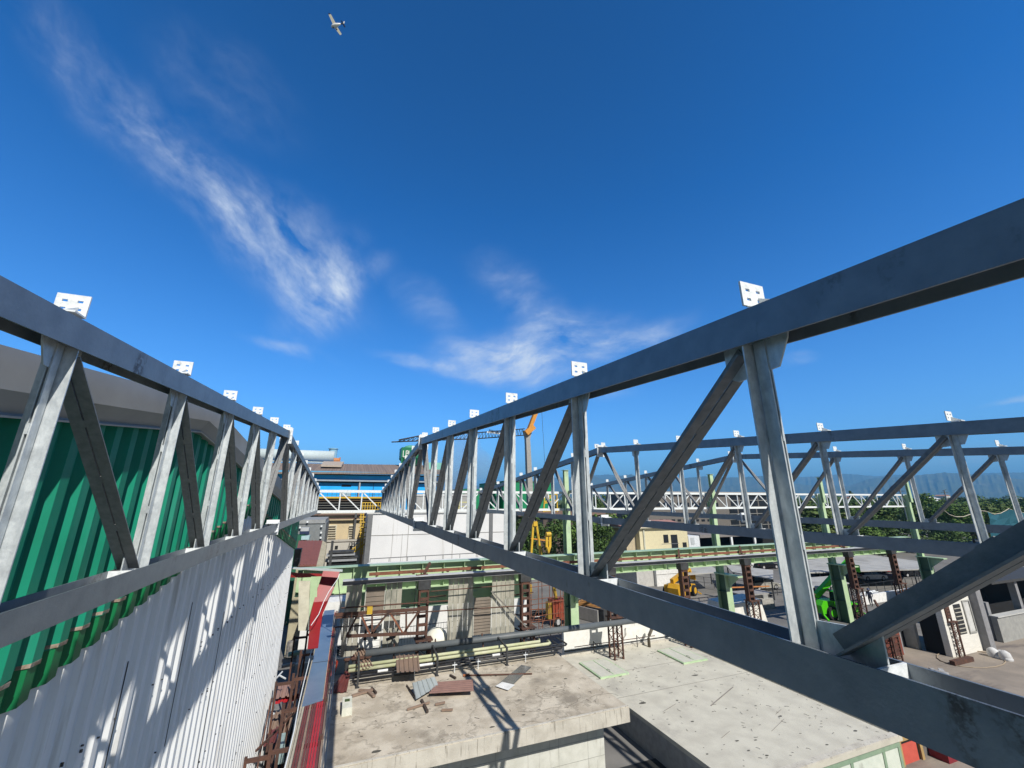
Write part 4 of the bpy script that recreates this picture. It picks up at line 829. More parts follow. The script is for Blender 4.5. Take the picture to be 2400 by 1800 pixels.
# ------------------------------------------------------------------ buildings and plant behind the girder (far side)
def rect(u0, v0, u1, v1, Y):
    um = (u0 + u1) / 2; return at(u0, (v0 + v1) / 2, 'y', Y).x, at(u1, (v0 + v1) / 2, 'y', Y).x, at(um, v1, 'y', Y).z, at(um, v0, 'y', Y).z
def fbox(name, m, T, u0, v0, u1, v1, Y, dep, ground=False, dy=0.0):
    x0, x1, z0, z1 = rect(u0, v0, u1, v1, Y)
    if ground: z0 = GZ
    o = T.location
    return MB().box(x0 - o.x, x1 - o.x, Y + dy - o.y, Y + dy + dep - o.y, z0 - o.z, z1 - o.z).build(name, m, T)
def far(name, lab, cat, u, Y, grp=None): return thing(name, lab, cat, (at(u, 1200, 'y', Y).x, Y, GZ), 0, grp)
white_block = mat('white_concrete_panels', (.70, .70, .70), (.63, .63, .63), scale=.3, stain=(.42, .40, .36), stain_scale=.9, stain_rng=(.62, .76), stain_stretch=(2.5, 2.5, .12))
grey_shade = mat('mid_grey', (.16, .165, .17))
seam = mat('seam_dark', (.33, .32, .3))
# white concrete hall
T = far('white_concrete_hall', 'large windowless white concrete block behind the green girder', 'building', 1000, 46)
fbox('wall', white_block, T, 862, 1202, 1189, 1330, 46, 14, True)
fbox('parapet', mat('parapet_grey', (.55, .55, .54)), T, 860, 1199, 1190, 1203, 46, .5, dy=-.12)
fbox('side_shade_strip', grey_shade, T, 857, 1203, 869, 1330, 46, .3, True, -.1)  # grey strip painted for the shaded left side of the block
fbox('downpipe', grey_shade, T, 1146, 1203, 1154, 1330, 46, .3, True, -.1)
for u in (955, 1060, 1120): fbox('joint', seam, T, u, 1204, u + 1.2, 1330, 46, .05, True, -.03)
fbox('joint', seam, T, 868, 1250, 1188, 1251.2, 46, .04, dy=-.035)
for u in (917, 940): fbox('joint', seam, T, u, 1251, u + .8, 1330, 46, .05, True, -.02)
x0, x1, z0, z1 = rect(868, 1302, 1190, 1310, 44)
RL = thing('roof_railing', 'thin grey railing running below the white concrete block', 'railing', (x0, 44, GZ))
MB().tube([(0, 0, z1 - GZ), (x1 - x0, 0, z1 - GZ + .1)], .04, 5).build('rail', grey_shade, RL)
for k in range(9): MB().tube([((x1 - x0) * k / 8, 0, 0), ((x1 - x0) * k / 8, 0, z1 - GZ + .05)], .03, 5).build('post', grey_shade, RL)
T = far('low_white_roof', 'flat white roof strip between the white concrete block and the green girder', 'building', 1000, 37)
fbox('roof', mat('white_roof', (.7, .7, .68)), T, 862, 1313, 1240, 1330, 37, .8, True)
# beige building with tall grated windows
beige = mat('beige_render', (.55, .45, .28), (.48, .39, .25), scale=.4, stain=(.36, .3, .2), stain_scale=1, stain_rng=(.6, .75))
T = far('beige_workshop', 'sunlit beige workshop with two tall grated windows between the trusses', 'building', 790, 58)
fbox('wall', beige, T, 740, 1206, 862, 1300, 58, 10, True)
for u0, u1 in ((768, 788), (817, 833)):
    w_ = fbox('window', mat('window_recess', (.62, .58, .45)), T, u0, 1230, u1, 1264, 58, .2, dy=-.15)
    for k in range(6):
        v = 1233 + k * 5.5; x0, x1, z0, z1 = rect(u0 + 1, v, u1 - 1, v + 1.2, 58); MB().box(x0 - T.location.x, x1 - T.location.x, -.3, -.16, z0 - GZ, z1 - GZ).build('louvre', mat('louvre_brown', (.2, .16, .11)), T)
fbox('downpipe', mat('dark_duct', (.09, .09, .09)), T, 829, 1203, 834, 1262, 58, .4, dy=-.6)
fbox('cornice', mat('brown_pipe_run', (.16, .1, .08)), T, 730, 1204, 862, 1207, 58, .4, dy=-.5)
fbox('cornice', mat('brown_pipe_run', (.16, .1, .08)), T, 730, 1214, 856, 1216.5, 58, .3, dy=-.6)
fbox('canopy', mat('canopy_grey', (.42, .40, .36)), T, 735, 1264, 855, 1268, 58, .9, dy=-1.0)
T = far('corrugated_wall', 'pale corrugated wall with two small dark windows above stacked steel', 'wall', 800, 55)
fbox('wall', mat('pale_corrugated', (.5, .48, .42), (.4, .38, .34), scale=8, stretch=(4, 1, .1)), T, 765, 1272, 845, 1300, 55, .4, True)
for u in (785, 819): fbox('window', dark_gap, T, u, 1279, u + 7, 1287, 55, .1, dy=-.06)
# steel stack
T = far('steel_stack', 'stack of grey steel sections beyond the left end of the girder', 'steel stack', 795, 46)
for k, (u0, v0, u1, v1) in enumerate(((770, 1292, 830, 1296), (765, 1299, 832, 1303), (768, 1306, 838, 1309), (762, 1311, 836, 1316))):
    fbox('steel_section', mat('grey_section', (.3, .31, .32)) if k % 2 else dark_steel, T, u0, v0, u1, v1, 46, 1.2)
fbox('base', dark_gap, T, 765, 1316, 836, 1330, 46.2, 1.0, True)
T = far('steel_post', 'dark steel post in front of the steel stack', 'post', 776, 44); fbox('shaft', dark_steel, T, 773, 1268, 779, 1330, 44, .3, True)
# grey metal building with blue machine
T = far('grey_metal_shed', 'grey metal clad shed beside the far end of the clad wall', 'shed', 725, 50)
fbox('wall', mat('shed_grey_metal', (.20, .215, .22), (.17, .185, .19)), T, 680, 1226, 761, 1290, 50, 8, True)
fbox('roof', mat('shed_top', (.30, .31, .31)), T, 678, 1218, 763, 1227, 50, 8.2, dy=-.1)
for (u, v) in ((719, 1221), (752, 1231), (751, 1246), (702, 1234), (750, 1258)): fbox('wall_lamp', galv_white, T, u, v, u + 4, v + 4, 50, .2, dy=-.3)
fbox('window', mat('dark_blue_opening', (.02, .035, .09)), T, 703, 1244, 725, 1253, 50, .1, dy=-.12)
T = far('blue_machine', 'blue and pale machine housing beside the grey shed', 'machine', 712, 48)
fbox('housing', mat('pale_aqua', (.4, .55, .58)), T, 706, 1256, 725, 1265, 48, 1.2); fbox('base', mat('deep_green', (.02, .12, .07)), T, 690, 1254, 712, 1290, 48.2, 1.2, True)
T_ = T; fbox('top_box', mat('grey_box', (.45, .47, .48)), T, 705, 1237, 724, 1245, 48, 1.0)
# red brown hut
T = far('brown_roof_hut', 'hut with a red brown metal roof beyond the end of the clad wall', 'hut', 725, 40)
rb = mat('red_brown_roof', (.20, .075, .06), (.17, .065, .05), rough=.55)
a, b_, c, d = at(700, 1267, 'y', 44), at(756, 1267, 'y', 44), at(742, 1324, 'y', 38.5), at(688, 1324, 'y', 38.5)
o = T.location; q = [p - o for p in (d, c, b_, a)]
MB().hexa([x - Vector((0, 0, .12)) for x in q] + q).build('roof', rb, T)
for k in range(1, 7):
    p0 = q[0].lerp(q[1], k / 7); p1 = q[3].lerp(q[2], k / 7); MB().bar(p0 + Vector((0, 0, .02)), p1 + Vector((0, 0, .02)), .06, .06).build('standing_seam', rb, T)
hx = [q[0].x + .2, q[1].x - .2]; MB().box(hx[0], hx[1], q[0].y + .2, q[2].y - .2, 0, q[0].z - .15).build('wall', mat('hut_beige', (.42, .38, .26)), T)
e1 = at(766, 1273, 'y', 44) - o; e2 = at(757, 1330, 'y', 38.5) - o
MB().hexa([(q[1].x, q[1].y, 0), (e2.x, e2.y, 0), (e1.x, e1.y, 0), (q[2].x, q[2].y, 0), q[1], e2, e1, q[2]]).build('gable', mat('gable_cream', (.38, .34, .24)), T)
T = thing('brown_post', 'weathered brown post beside the foot of the hut', 'post', tuple(at(684, 1330, 'y', 30)))
fbox('shaft', mat('weathered_brown', (.13, .10, .08)), T, 688, 1290, 703, 1328, 30, .5); fbox('head', mat('weathered_brown', (.13, .10, .08)), T, 690, 1287, 706, 1297, 29.8, .6)
# yellow ladder and stair
yel = mat('yellow_steel', (.62, .40, .035), (.52, .33, .03), rough=.5)
T = far('yellow_ladder', 'yellow caged ladder and stair between the beige workshop and the white block', 'ladder', 852, 52)
o = T.location
def L_(u, v, Y=52): return at(u, v, 'y', Y) - o
for u in (846, 852): MB().bar(L_(u, 1203), L_(u - 2, 1300), .1, .1).build('stile', yel, T)
for k in range(16): v = 1206 + k * 6; MB().bar(L_(845, v), L_(853, v), .06, .06).build('rung', yel, T)
for v in (1212, 1224, 1236, 1248, 1258):
    MB().tube([L_(842, v), L_(843, v, 50.8), L_(856, v, 50.8), L_(858, v)], .05, 5).build('cage_hoop', yel, T)
MB().hexa([L_(818, 1302), L_(822, 1304), L_(858, 1275), L_(858, 1270), L_(818, 1302, 53), L_(822, 1304, 53), L_(858, 1275, 53), L_(858, 1270, 53)]).build('stair_stringer', yel, T)
for k in range(9): u = 820 + 4.3 * k; v = 1300 - 3.3 * k; MB().bar(L_(u, v), L_(u, v - 9), .06, .06).build('baluster', yel, T)
MB().bar(L_(820, 1292), L_(856, 1263), .08, .08).build('handrail', yel, T)
# blue hall with walkway
bluep = mat('bright_blue_cladding', (.015, .42, .95), (.012, .36, .85), rough=.5, scale=.4)
T = far('blue_hall', 'long bright blue hall with a brown corrugated roof in the gap between the trusses', 'building', 800, 84)
o = T.location
fbox('wall', bluep, T, 560, 1113, 1036, 1168, 84, 25, True)
fbox('eaves_band', mat('pale_blue_band', (.10, .33, .55)), T, 556, 1106, 1040, 1111, 84, .5, dy=-1.5)
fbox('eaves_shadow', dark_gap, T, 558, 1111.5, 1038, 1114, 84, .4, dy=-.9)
fbox('crane_rail', mat('blue_grey_rail', (.3, .36, .42)), T, 560, 1125, 1036, 1128.5, 84, .6, dy=-.9)
fbox('dark_band', dark_gap, T, 560, 1129, 1036, 1131.5, 84, .3, dy=-.6)
for u in (742, 874, 920, 1010): fbox('mullion', mat('navy_line', (.01, .06, .16)), T, u, 1131, u + 1.2, 1166, 84, .1, dy=-.08)
for u in (680, 740, 840, 950): fbox('downpipe', mat('grey_pipe', (.35, .38, .4)), T, u, 1129, u + 3.5, 1168, 84, .4, dy=-.7)
fbox('dark_window', dark_gap, T, 801, 1136, 823, 1140, 84, .1, dy=-.1); fbox('door', mat('pale_door', (.35, .5, .6)), T, 796, 1148, 822, 1163, 84, .1, dy=-.1)
a, b_, c, d = at(556, 1106, 'y', 82.4), at(1040, 1108, 'y', 82.4), at(1036, 1091, 'y', 96), at(600, 1084, 'y', 96)
q = [p - o for p in (a, b_, c, d)]
MB().hexa([x - Vector((0, 0, .3)) for x in q] + q).build('roof', mat('brown_corrugated_roof', (.24, .185, .15), (.17, .13, .11), scale=2.5, stretch=(2.2, .02, .02), mix=(.45, .55)), T)
a, b_, c, d = at(752, 1095, 'y', 88), at(800, 1096, 'y', 88), at(806, 1087, 'y', 94), at(758, 1086, 'y', 94)
q = [p - o + Vector((0, 0, .1)) for p in (a, b_, c, d)]
MB().hexa(q + [x + Vector((0, 0, .35)) for x in q]).build('skylight', mat('tan_skylight', (.42, .36, .30)), T)
T = far('yellow_walkway', 'yellow edged elevated walkway in front of the blue hall, dark beneath', 'walkway', 800, 76)
fbox('deck', yel, T, 560, 1164, 895, 1168, 76, 3)
fbox('fascia', mat('walkway_brown', (.12, .08, .05)), T, 560, 1168, 895, 1174, 76, .3, dy=.3)
for v in (1178, 1184, 1190): fbox('beam', mat('dim_grey_beam', (.14, .14, .13)), T, 560, v, 880, v + 1.8, 76, .4, dy=.5)
fbox('back_wall', dark_gap, T, 560, 1172, 895, 1212, 78.5, .4, True)
for k in range(14): u = 745 + 11 * k; fbox('baluster', mat('rail_dark', (.08, .1, .12)), T, u, 1152, u + .7, 1164, 76, .1)
fbox('handrail', mat('rail_dark', (.08, .1, .12)), T, 742, 1152, 895, 1153, 76, .1); fbox('handrail', mat('rail_dark', (.08, .1, .12)), T, 742, 1158, 895, 1158.8, 76, .1)
T = far('yellow_gate', 'yellow railings at the right end of the walkway', 'railing', 865, 70)
for k in range(8): u = 849 + 6 * k; fbox('baluster', yel, T, u, 1177, u + 1.6, 1196, 70, .15)
for v in (1177, 1185, 1194): fbox('rail', yel, T, 848, v, 894, v + 1.6, 70, .18, dy=-.02)
# big pale duct on the roof
T = thing('roof_duct', 'huge pale cylindrical duct lying above the blue hall roof', 'duct', tuple(at(700, 1068, 'y', 100)))
a, b_ = at(560, 1064, 'y', 100) - T.location, at(783, 1071, 'y', 100) - T.location
MB().tube([a, b_], 1.28, 20).build('cylinder', mat('pale_aqua_metal', (.50, .58, .60), (.44, .52, .54)), T, smooth=True)
for u in (620, 690, 760): 
    p = at(u, 1070, 'y', 100) - T.location; MB().box(p.x - .12, p.x + .12, -.4, .4, p.z - 2.7, p.z - .9).build('leg', galv, T)
p = at(772, 1083, 'y', 100) - T.location; MB().box(p.x - 14, p.x + 2, -.6, .6, p.z - .25, p.z).build('cradle_beam', mat('aqua_beam', (.5, .6, .62)), T)
T = thing('blue_stack', 'short light blue vertical stack at the right end of the pale duct', 'stack', tuple(at(779, 1074, 'y', 102)))
r_ = (at(789, 1060, 'y', 102) - at(769, 1060, 'y', 102)).x / 2; h = at(779, 1053, 'y', 102).z - T.location.z
MB().lathe((0, 0, 0), [(r_, -2), (r_, h), (r_ * 1.18, h), (r_ * 1.18, h + .2), (r_ * .5, h + .2)], 18).build('shell', mat('light_blue_metal', (.25, .45, .58)), T, smooth=False)
T = thing('orange_motor', 'orange motor at the end of the pale duct', 'motor', tuple(at(787, 1079, 'y', 100.5)))
MB().tube([(-.7, 0, 0), (.7, 0, 0)], .55, 10).build('body', mat('orange_motor', (.5, .2, .08)), T); MB().box(.7, .95, -.3, .3, -.5, .7).build('fan_box', mat('orange_motor', (.5, .2, .08)), T)
# green silo with white letters
T = far('green_silo', 'green storage silo with white lettering rising behind the right truss', 'silo', 965, 92)
o = T.location; Y = 92
x0, x1, z0, z1 = rect(941, 1049, 989, 1073, Y)
R_ = (x1 - x0) / 2; cxx = (x0 + x1) / 2 - o.x; sg = mat('silo_green', (.006, .16, .07), (.005, .14, .06), rough=.45)
MB().box(cxx - R_, cxx + R_, 0, 2 * R_, z0 - GZ, z1 - GZ).build('bin', sg, T)
MB().hexa([(cxx - R_ * .3, R_ * .7, z0 - GZ - 2.2), (cxx + R_ * .3, R_ * .7, z0 - GZ - 2.2), (cxx + R_ * .3, R_ * 1.3, z0 - GZ - 2.2), (cxx - R_ * .3, R_ * 1.3, z0 - GZ - 2.2), (cxx - R_, 0, z0 - GZ - .001), (cxx + R_, 0, z0 - GZ - .001), (cxx + R_, 2 * R_, z0 - GZ - .001), (cxx - R_, 2 * R_, z0 - GZ - .001)]).build('hopper', sg, T)
MB().lathe((cxx, R_, z1 - GZ), [(R_ * .8, 0), (R_ * .55, .55), (R_ * .2, .75)], 12).build('lid', mat('silo_lid', (.10, .35, .25)), T)
for sx in (-1, 1): MB().box(cxx + sx * R_ * .9 - .15, cxx + sx * R_ * .9 + .15, .1, .4, 0, z0 - GZ).build('leg', sg, T)
def letters(txt, x, y, z, h, m, par, name='lettering', italic=0, xs=1.0):
    """block letters made of thin bars"""
    G = {'L': [((0, 0), (0, 1)), ((0, 0), (.55, 0))], 'P': [((0, 0), (0, 1)), ((0, 1), (.5, 1)), ((.5, 1), (.5, .5)), ((0, .5), (.5, .5))],
         'A': [((0, 0), (.28, 1)), ((.28, 1), (.56, 0)), ((.1, .4), (.46, .4))], 'N': [((0, 0), (0, 1)), ((0, 1), (.5, 0)), ((.5, 0), (.5, 1))],
         'G': [((.55, .9), (.1, 1)), ((.1, 1), (0, .1)), ((0, .1), (.5, 0)), ((.5, 0), (.5, .45)), ((.5, .45), (.3, .45))], 'R': [((0, 0), (0, 1)), ((0, 1), (.5, .95)), ((.5, .95), (.45, .5)), ((.45, .5), (0, .5)), ((.2, .5), (.55, 0))],
         'U': [((0, 1), (.05, 0)), ((.05, 0), (.5, 0)), ((.5, 0), (.5, 1))], ' ': []}
    b = MB()
    for ch in txt:
        for (p, q) in G[ch]: b.bar((x + (p[0] * xs + italic * p[1]) * h, y, z + p[1] * h), (x + (q[0] * xs + italic * q[1]) * h, y, z + q[1] * h), .05, (.15 if xs == 1 else .10) * h, up=(0, 1, 0) if False else (0, 0, 1)) if abs(p[0] - q[0]) > abs(p[1] - q[1]) else b.bar((x + (p[0] * xs + italic * p[1]) * h, y, z + p[1] * h), (x + (q[0] * xs + italic * q[1]) * h, y, z + q[1] * h), .05, (.15 if xs == 1 else .10) * h, up=(1, 0, 0))
        x += h * (.78 if ch != ' ' else .45) * xs
    return b.build(name, m, par)
letters('LPL', at(945, 1064, 'y', 92).x - o.x, -.06, at(945, 1070.5, 'y', 92).z - GZ, 1.35, mat('letter_white', (.8, .8, .78)), T, xs=.56)
T = far('white_bin', 'white bin right behind the green silo', 'bin', 985, 96)
fbox('bin', galv_white, T, 975, 1041, 992, 1062, 96, 2, True)
# teal corrugated tower
T = far('teal_tower', 'tall pale teal corrugated tower behind the right truss', 'building', 1018, 88)
fbox('wall', mat('teal_corrugated', (.22, .55, .46), (.16, .46, .39), scale=3, stretch=(3, .02, .02), mix=(.45, .55)), T, 999, 1084, 1036, 1160, 88, 5, True)
T = far('grey_block_building', 'plain grey building at the foot of the teal tower', 'building', 1050, 70)
fbox('wall', mat('grey_block', (.36, .36, .35)), T, 975, 1163, 1105, 1215, 70, 10, True); fbox('parapet', mat('pale_parapet', (.5, .5, .5)), T, 974, 1158, 1106, 1163, 70, 10.2, dy=-.1)
T = far('green_hall', 'long dark green hall behind the lattice girder', 'building', 1190, 86)
gh = mat('hall_green', (.008, .22, .09), (.007, .19, .08), rough=.5, scale=.3)
fbox('wall', gh, T, 1076, 1147, 1250, 1192, 86, 20, True); fbox('upper_storey', gh, T, 1180, 1130, 1296, 1192, 84, 18, True)
fbox('stripe', mat('brown_stripe', (.12, .12, .09)), T, 1089, 1150, 1099, 1190, 86, .1, dy=-.1); fbox('roof_edge', mat('dark_green_edge', (.02, .1, .05)), T, 1180, 1128, 1297, 1130.5, 84, 18.2, dy=-.1)
T = far('roof_handrail', 'small yellow handrail frame on a roof left of the green hall', 'railing', 1090, 66)
for (u0, v0, u1, v1) in ((1075, 1176, 1109, 1178), (1075, 1176, 1077, 1194), (1107, 1178, 1109, 1194), (1075, 1186, 1109, 1187.5)): fbox('bar', mat('pale_yellow', (.6, .55, .2)), T, u0, v0, u1, v1, 66, .15)
# ------------------------------------------------------------------ tower crane with sign, mobile crane
T = far('tower_crane', 'grey tower crane mast with a dark lattice jib pointing left and an orange boom', 'crane', 1240, 72); o = T.location; Y = 72
def C_(u, v, Y=72): return at(u, v, 'y', Y) - o
mg = mat('crane_mast_grey', (.34, .33, .31), (.28, .27, .25), stain=(.2, .17, .14), stain_scale=1, stain_rng=(.6, .7))
b = MB(); p0 = C_(1238, 1028); p1 = C_(1252, 1330); p1.z = 0
b.hexa([p1 + Vector((-.62, 0, 0)), p1 + Vector((.62, 0, 0)), p1 + Vector((.62, 1.1, 0)), p1 + Vector((-.62, 1.1, 0)), p0 + Vector((-.42, 0, 0)), p0 + Vector((.42, 0, 0)), p0 + Vector((.42, .9, 0)), p0 + Vector((-.42, .9, 0))]); b.build('mast', mg, T)
t1 = C_(1229, 1008); t2 = C_(1248, 1008)
MB().hexa([p0 + Vector((-.42, .0, 0)), p0 + Vector((.42, 0, 0)), p0 + Vector((.42, .9, 0)), p0 + Vector((-.42, .9, 0)), t1, t2, t2 + Vector((0, .9, 0)), t1 + Vector((0, .9, 0))]).build('mast_head', mg, T)
jd = mat('jib_dark', (.035, .045, .06))
JB = [C_(918, 1036, 62), C_(1120, 1028, 66), C_(1229, 1020, 71)]; JT = [C_(935, 1031, 62), C_(981, 1022, 63), C_(1120, 1014, 66), C_(1229, 1005, 71)]
b = MB(); b.tube(JB, .10, 5); b.build('lower_chord', jd, T); b = MB(); b.tube(JT, .10, 5); b.build('upper_chord', jd, T)
def along(P, t):
    ls = [(q - p).length for p, q in zip(P, P[1:])]; s = t * sum(ls)
    for (p, q, l) in zip(P, P[1:], ls):
        if s <= l + 1e-6: return p.lerp(q, s / l)
        s -= l
    return P[-1]
b = MB(); n = 34
for i in range(n):
    p = along(JB, .03 + .96 * i / n); q = along(JT, .03 + .96 * (i + .5) / n); r2 = along(JB, .03 + .96 * (i + 1) / n); b.tube([p, q, r2], .05, 4, cap=False)
b.build('lacing', jd, T)
b = MB(); sgp = C_(1140, 1011.5, 66.5); sgq = C_(1177, 1020.5, 68); b.hexa([(sgp.x, sgp.y - .4, sgq.z), (sgq.x, sgq.y - .4, sgq.z + .1), (sgq.x, sgq.y - .3, sgq.z + .1), (sgp.x, sgp.y - .3, sgq.z), (sgp.x, sgp.y - .4, sgp.z), (sgq.x, sgq.y - .4, sgp.z + .1), (sgq.x, sgq.y - .3, sgp.z + .1), (sgp.x, sgp.y - .3, sgp.z)])
SG = b.build('sign_board', galv_white, T)
lt = letters('PANA GRU', 0, 0, 0, .42, mat('letter_black', (.03, .03, .03)), SG, italic=.2)
lt.location = (sgp.x + .3, sgp.y - .5, sgq.z + .14); lt.rotation_euler = (0, 0, math.atan2(sgq.y - sgp.y, sgq.x - sgp.x))
org = mat('crane_orange', (.62, .27, .04), (.5, .22, .04))
b = MB(); b.bar(C_(1238, 1012), C_(1262, 950), 1.0, .7); b.build('boom', org, T); MB().bar(C_(1232, 1016), C_(1250, 1000), 1.1, 1.0).build('boom_foot', org, T)
b = MB(); b.tube([C_(1269, 950), C_(1277, 1090)], .035, 4); b.build('hoist_cable', dark_steel, T)
b = MB(); b.tube([C_(1187, 1026, 66), C_(1186, 1112, 66)], .05, 4); b.build('trolley_chain', dark_steel, T); MB().box(C_(1187, 1046, 66).x - .3, C_(1187, 1046, 66).x + .3, C_(1187, 1046, 66).y - .2, C_(1187, 1046, 66).y + .2, C_(1187, 1060, 66).z, C_(1187, 1044, 66).z).build('trolley_hook', mat('hook_brown', (.2, .12, .07)), T)
T = far('mobile_crane', 'yellow mobile crane with an a-shaped yellow frame beside the first green column', 'crane', 1262, 48); o = T.location
def C2(u, v, Y=48): return at(u, v, 'y', Y) - o
for u0, u1 in ((1250, 1243), (1256, 1268)): MB().bar(C2(u0, 1222), C2(u1 + 1, 1310), .24, .24).build('frame_leg', yel, T)
MB().bar(C2(1249, 1228), C2(1258, 1228), .5, .5).build('frame_head', yel, T); MB().bar(C2(1244, 1262), C2(1290, 1268), .14, .14).build('tie_bar', org, T)
MB().box(C2(1238, 1330).x, C2(1262, 1330).x, 2, 6, .5, 1.5).build('chassis', yel, T)
T = far('hook_block', 'yellow crane hook block hanging between the frame and the green column', 'hook block', 1285, 46); o = T.location
for u in (1281.5, 1289): MB().bar(C2(u, 1254, 46), C2(u, 1282, 46), .13, .3).build('side_plate', yel, T)
a = C2(1285, 1252, 46); MB().tube([a + Vector((-.3, 0, 0)), a + Vector((.3, 0, 0))], .26, 10).build('sheave', yel, T)
b = MB(); b.prism([(C2(1280, 1282, 46).x, C2(1280, 1282, 46).z), (C2(1285, 1297, 46).x, C2(1285, 1297, 46).z), (C2(1290, 1282, 46).x, C2(1290, 1282, 46).z)], 'y', -.2, .2); b.build('hook', yel, T)
MB().tube([C2(1283.5, 1217, 46), C2(1284.5, 1250, 46)], .03, 4).build('cable', dark_steel, T)
T = far('yellow_gantry', 'small yellow lattice gantry seen through the white girder, right of the green hall', 'gantry', 1292, 60); o = T.location
for (a, c) in (((1277, 1152), (1274, 1200)), ((1305, 1152), (1306, 1200)), ((1275, 1165), (1306, 1158)), ((1275, 1180), (1306, 1172)), ((1277, 1154), (1306, 1178)), ((1305, 1154), (1276, 1178)), ((1272, 1198), (1310, 1196))):
    MB().bar(C2(*a, 60), C2(*c, 60), .16, .16).build('bar', yel, T)
# steam
vm = bpy.data.materials.new('steam'); vm.use_nodes = True; t_ = vm.node_tree; t_.nodes.clear(); ou = t_.nodes.new('ShaderNodeOutputMaterial'); vp = t_.nodes.new('ShaderNodeVolumePrincipled')
vp.inputs['Density'].default_value = .055; vp.inputs['Color'].default_value = (.75, .78, .82, 1); t_.links.new(vp.outputs[0], ou.inputs['Volume'])
import bmesh
bm_ = bmesh.new()
for (u, v, r_) in ((1050, 1150, 3.2), (1062, 1110, 3.8), (1078, 1075, 3.6), (1095, 1045, 3.0), (1030, 1180, 3.0), (1120, 1090, 3.4)):
    p = at(u, v, 'y', 80); bmesh.ops.create_icosphere(bm_, subdivisions=2, radius=r_, matrix=Matrix.Translation(p))
me = bpy.data.meshes.new('steam'); bm_.to_mesh(me); bm_.free(); me.materials.append(vm); o = bpy.data.objects.new('steam_plume', me); COL.objects.link(o)
rm = o.modifiers.new('r', 'REMESH'); rm.mode = 'VOXEL'; rm.voxel_size = .6
tag(o, 'thin grey steam plume drifting up behind the right truss', 'steam', kind='stuff')

# ------------------------------------------------------------------ right-hand background: offices, cream house, container
T = far('office_block', 'long dark brown grey office building with rows of windows behind the white girder', 'building', 1680, 84); o = T.location
ob = mat('office_brown', (.16, .145, .13), (.13, .12, .11)); wg = mat('window_dark', (.02, .024, .03), rough=.2)
fbox('wall', ob, T, 1512, 1158, 1830, 1290, 84, 16, True); fbox('roof', mat('office_roof', (.42, .40, .37)), T, 1508, 1153, 1834, 1159, 84, 17, dy=-.6)
for k in range(9):
    fbox('window', wg, T, 1536 + k * 17, 1178, 1547 + k * 17, 1187, 84, .1, dy=-.06); fbox('window', wg, T, 1546 + k * 14, 1217, 1554 + k * 14, 1222, 84, .1, dy=-.06)
for k in range(5):
    w_ = fbox('window', wg, T, 1712 + k * 22, 1163, 1731 + k * 22, 1186, 84, .1, dy=-.07); fbox('window', wg, T, 1712 + k * 22, 1192, 1731 + k * 22, 1240, 84, .1, dy=-.07)
for v in (1172, 1203, 1216, 1229): fbox('transom', mat('frame_grey', (.3, .3, .28)), T, 1710, v, 1822, v + 1.2, 84, .1, dy=-.14)
T = far('brown_building', 'dark brown building half hidden by trees behind the mobile crane', 'building', 1320, 78)
fbox('wall', mat('dark_brown_wall', (.10, .075, .065)), T, 1215, 1208, 1430, 1300, 78, 14, True); fbox('roof', mat('brown_roof', (.2, .13, .10)), T, 1208, 1196, 1440, 1208, 78, 15, dy=-.8)
for k in range(9): w_ = fbox('window', wg, T, 1222 + k * 21, 1216, 1231 + k * 21, 1232, 78, .1, dy=-.06)
T = far('cream_house', 'cream house with a pink roof and dark doorway between second and first green columns', 'house', 1560, 56); o = T.location
cr = mat('cream_render', (.62, .56, .36), (.56, .5, .33))
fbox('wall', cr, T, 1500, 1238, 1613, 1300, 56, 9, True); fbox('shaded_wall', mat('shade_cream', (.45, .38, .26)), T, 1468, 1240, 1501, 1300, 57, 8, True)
x0, x1, z0, z1 = rect(1462, 1229, 1616, 1237, 56); MB().box(x0 - o.x, x1 - o.x, -.5, 9.5, z0 - GZ, z0 - GZ + .15).build('roof', mat('cream_eaves', (.65, .6, .45)), T)
b = MB(); b.prism([(-.4, z0 - GZ + .151), (4.7, z0 - GZ + .95), (9.4, z0 - GZ + .151)], 'x', x0 - o.x + .1, x1 - o.x - .1); b.build('roof_tiles', mat('pink_tiles', (.38, .2, .16)), T)
for (u0, v0, u1, v1, n_) in ((1555, 1253, 1566, 1272, 'window'), (1573, 1253, 1588, 1284, 'door'), (1600, 1271, 1609, 1282, 'window')): w_ = fbox(n_, wg, T, u0, v0, u1, v1, 56, .1, dy=-.06)
fbox('downpipe', mat('pipe_cream', (.5, .5, .4)), T, 1508, 1240, 1511, 1300, 56, .15, True, -.16); fbox('porch_rail', grey_shade, T, 1551, 1274, 1592, 1275, 54.5, .08)
T = far('white_container', 'small white container cabin right of the cream house', 'cabin', 1628, 57)
fbox('body', mat('cabin_white', (.66, .69, .72)), T, 1615, 1256, 1641, 1300, 57, 4, True); fbox('window', mat('cabin_frame', (.45, .48, .5)), T, 1619, 1260, 1627, 1276, 57, .1, dy=-.06)
T = far('white_box_building', 'low white boxy building left of the parked yellow telehandler', 'building', 1560, 50)
fbox('wall', mat('box_white', (.76, .75, .72)), T, 1538, 1330, 1608, 1358, 50, 6, True); fbox('joint', seam, T, 1538, 1344, 1608, 1345, 50, .05, dy=-.03); fbox('side', mat('cream_grey_side', (.5, .49, .46)), T, 1492, 1334, 1539, 1357, 50.5, 5.5, True)
T = far('dark_carport', 'dark open shed with a flat roof behind the crane girder, centre right', 'shed', 1750, 66)
fbox('roof', mat('carport_roof', (.22, .2, .19)), T, 1640, 1249, 1880, 1256, 66, 10); fbox('back', dark_gap, T, 1640, 1256, 1880, 1300, 75.5, .3, True)
for u in (1716, 1771, 1830): fbox('post', galv_white, T, u, 1256, u + 4, 1310, 66, .3, True)
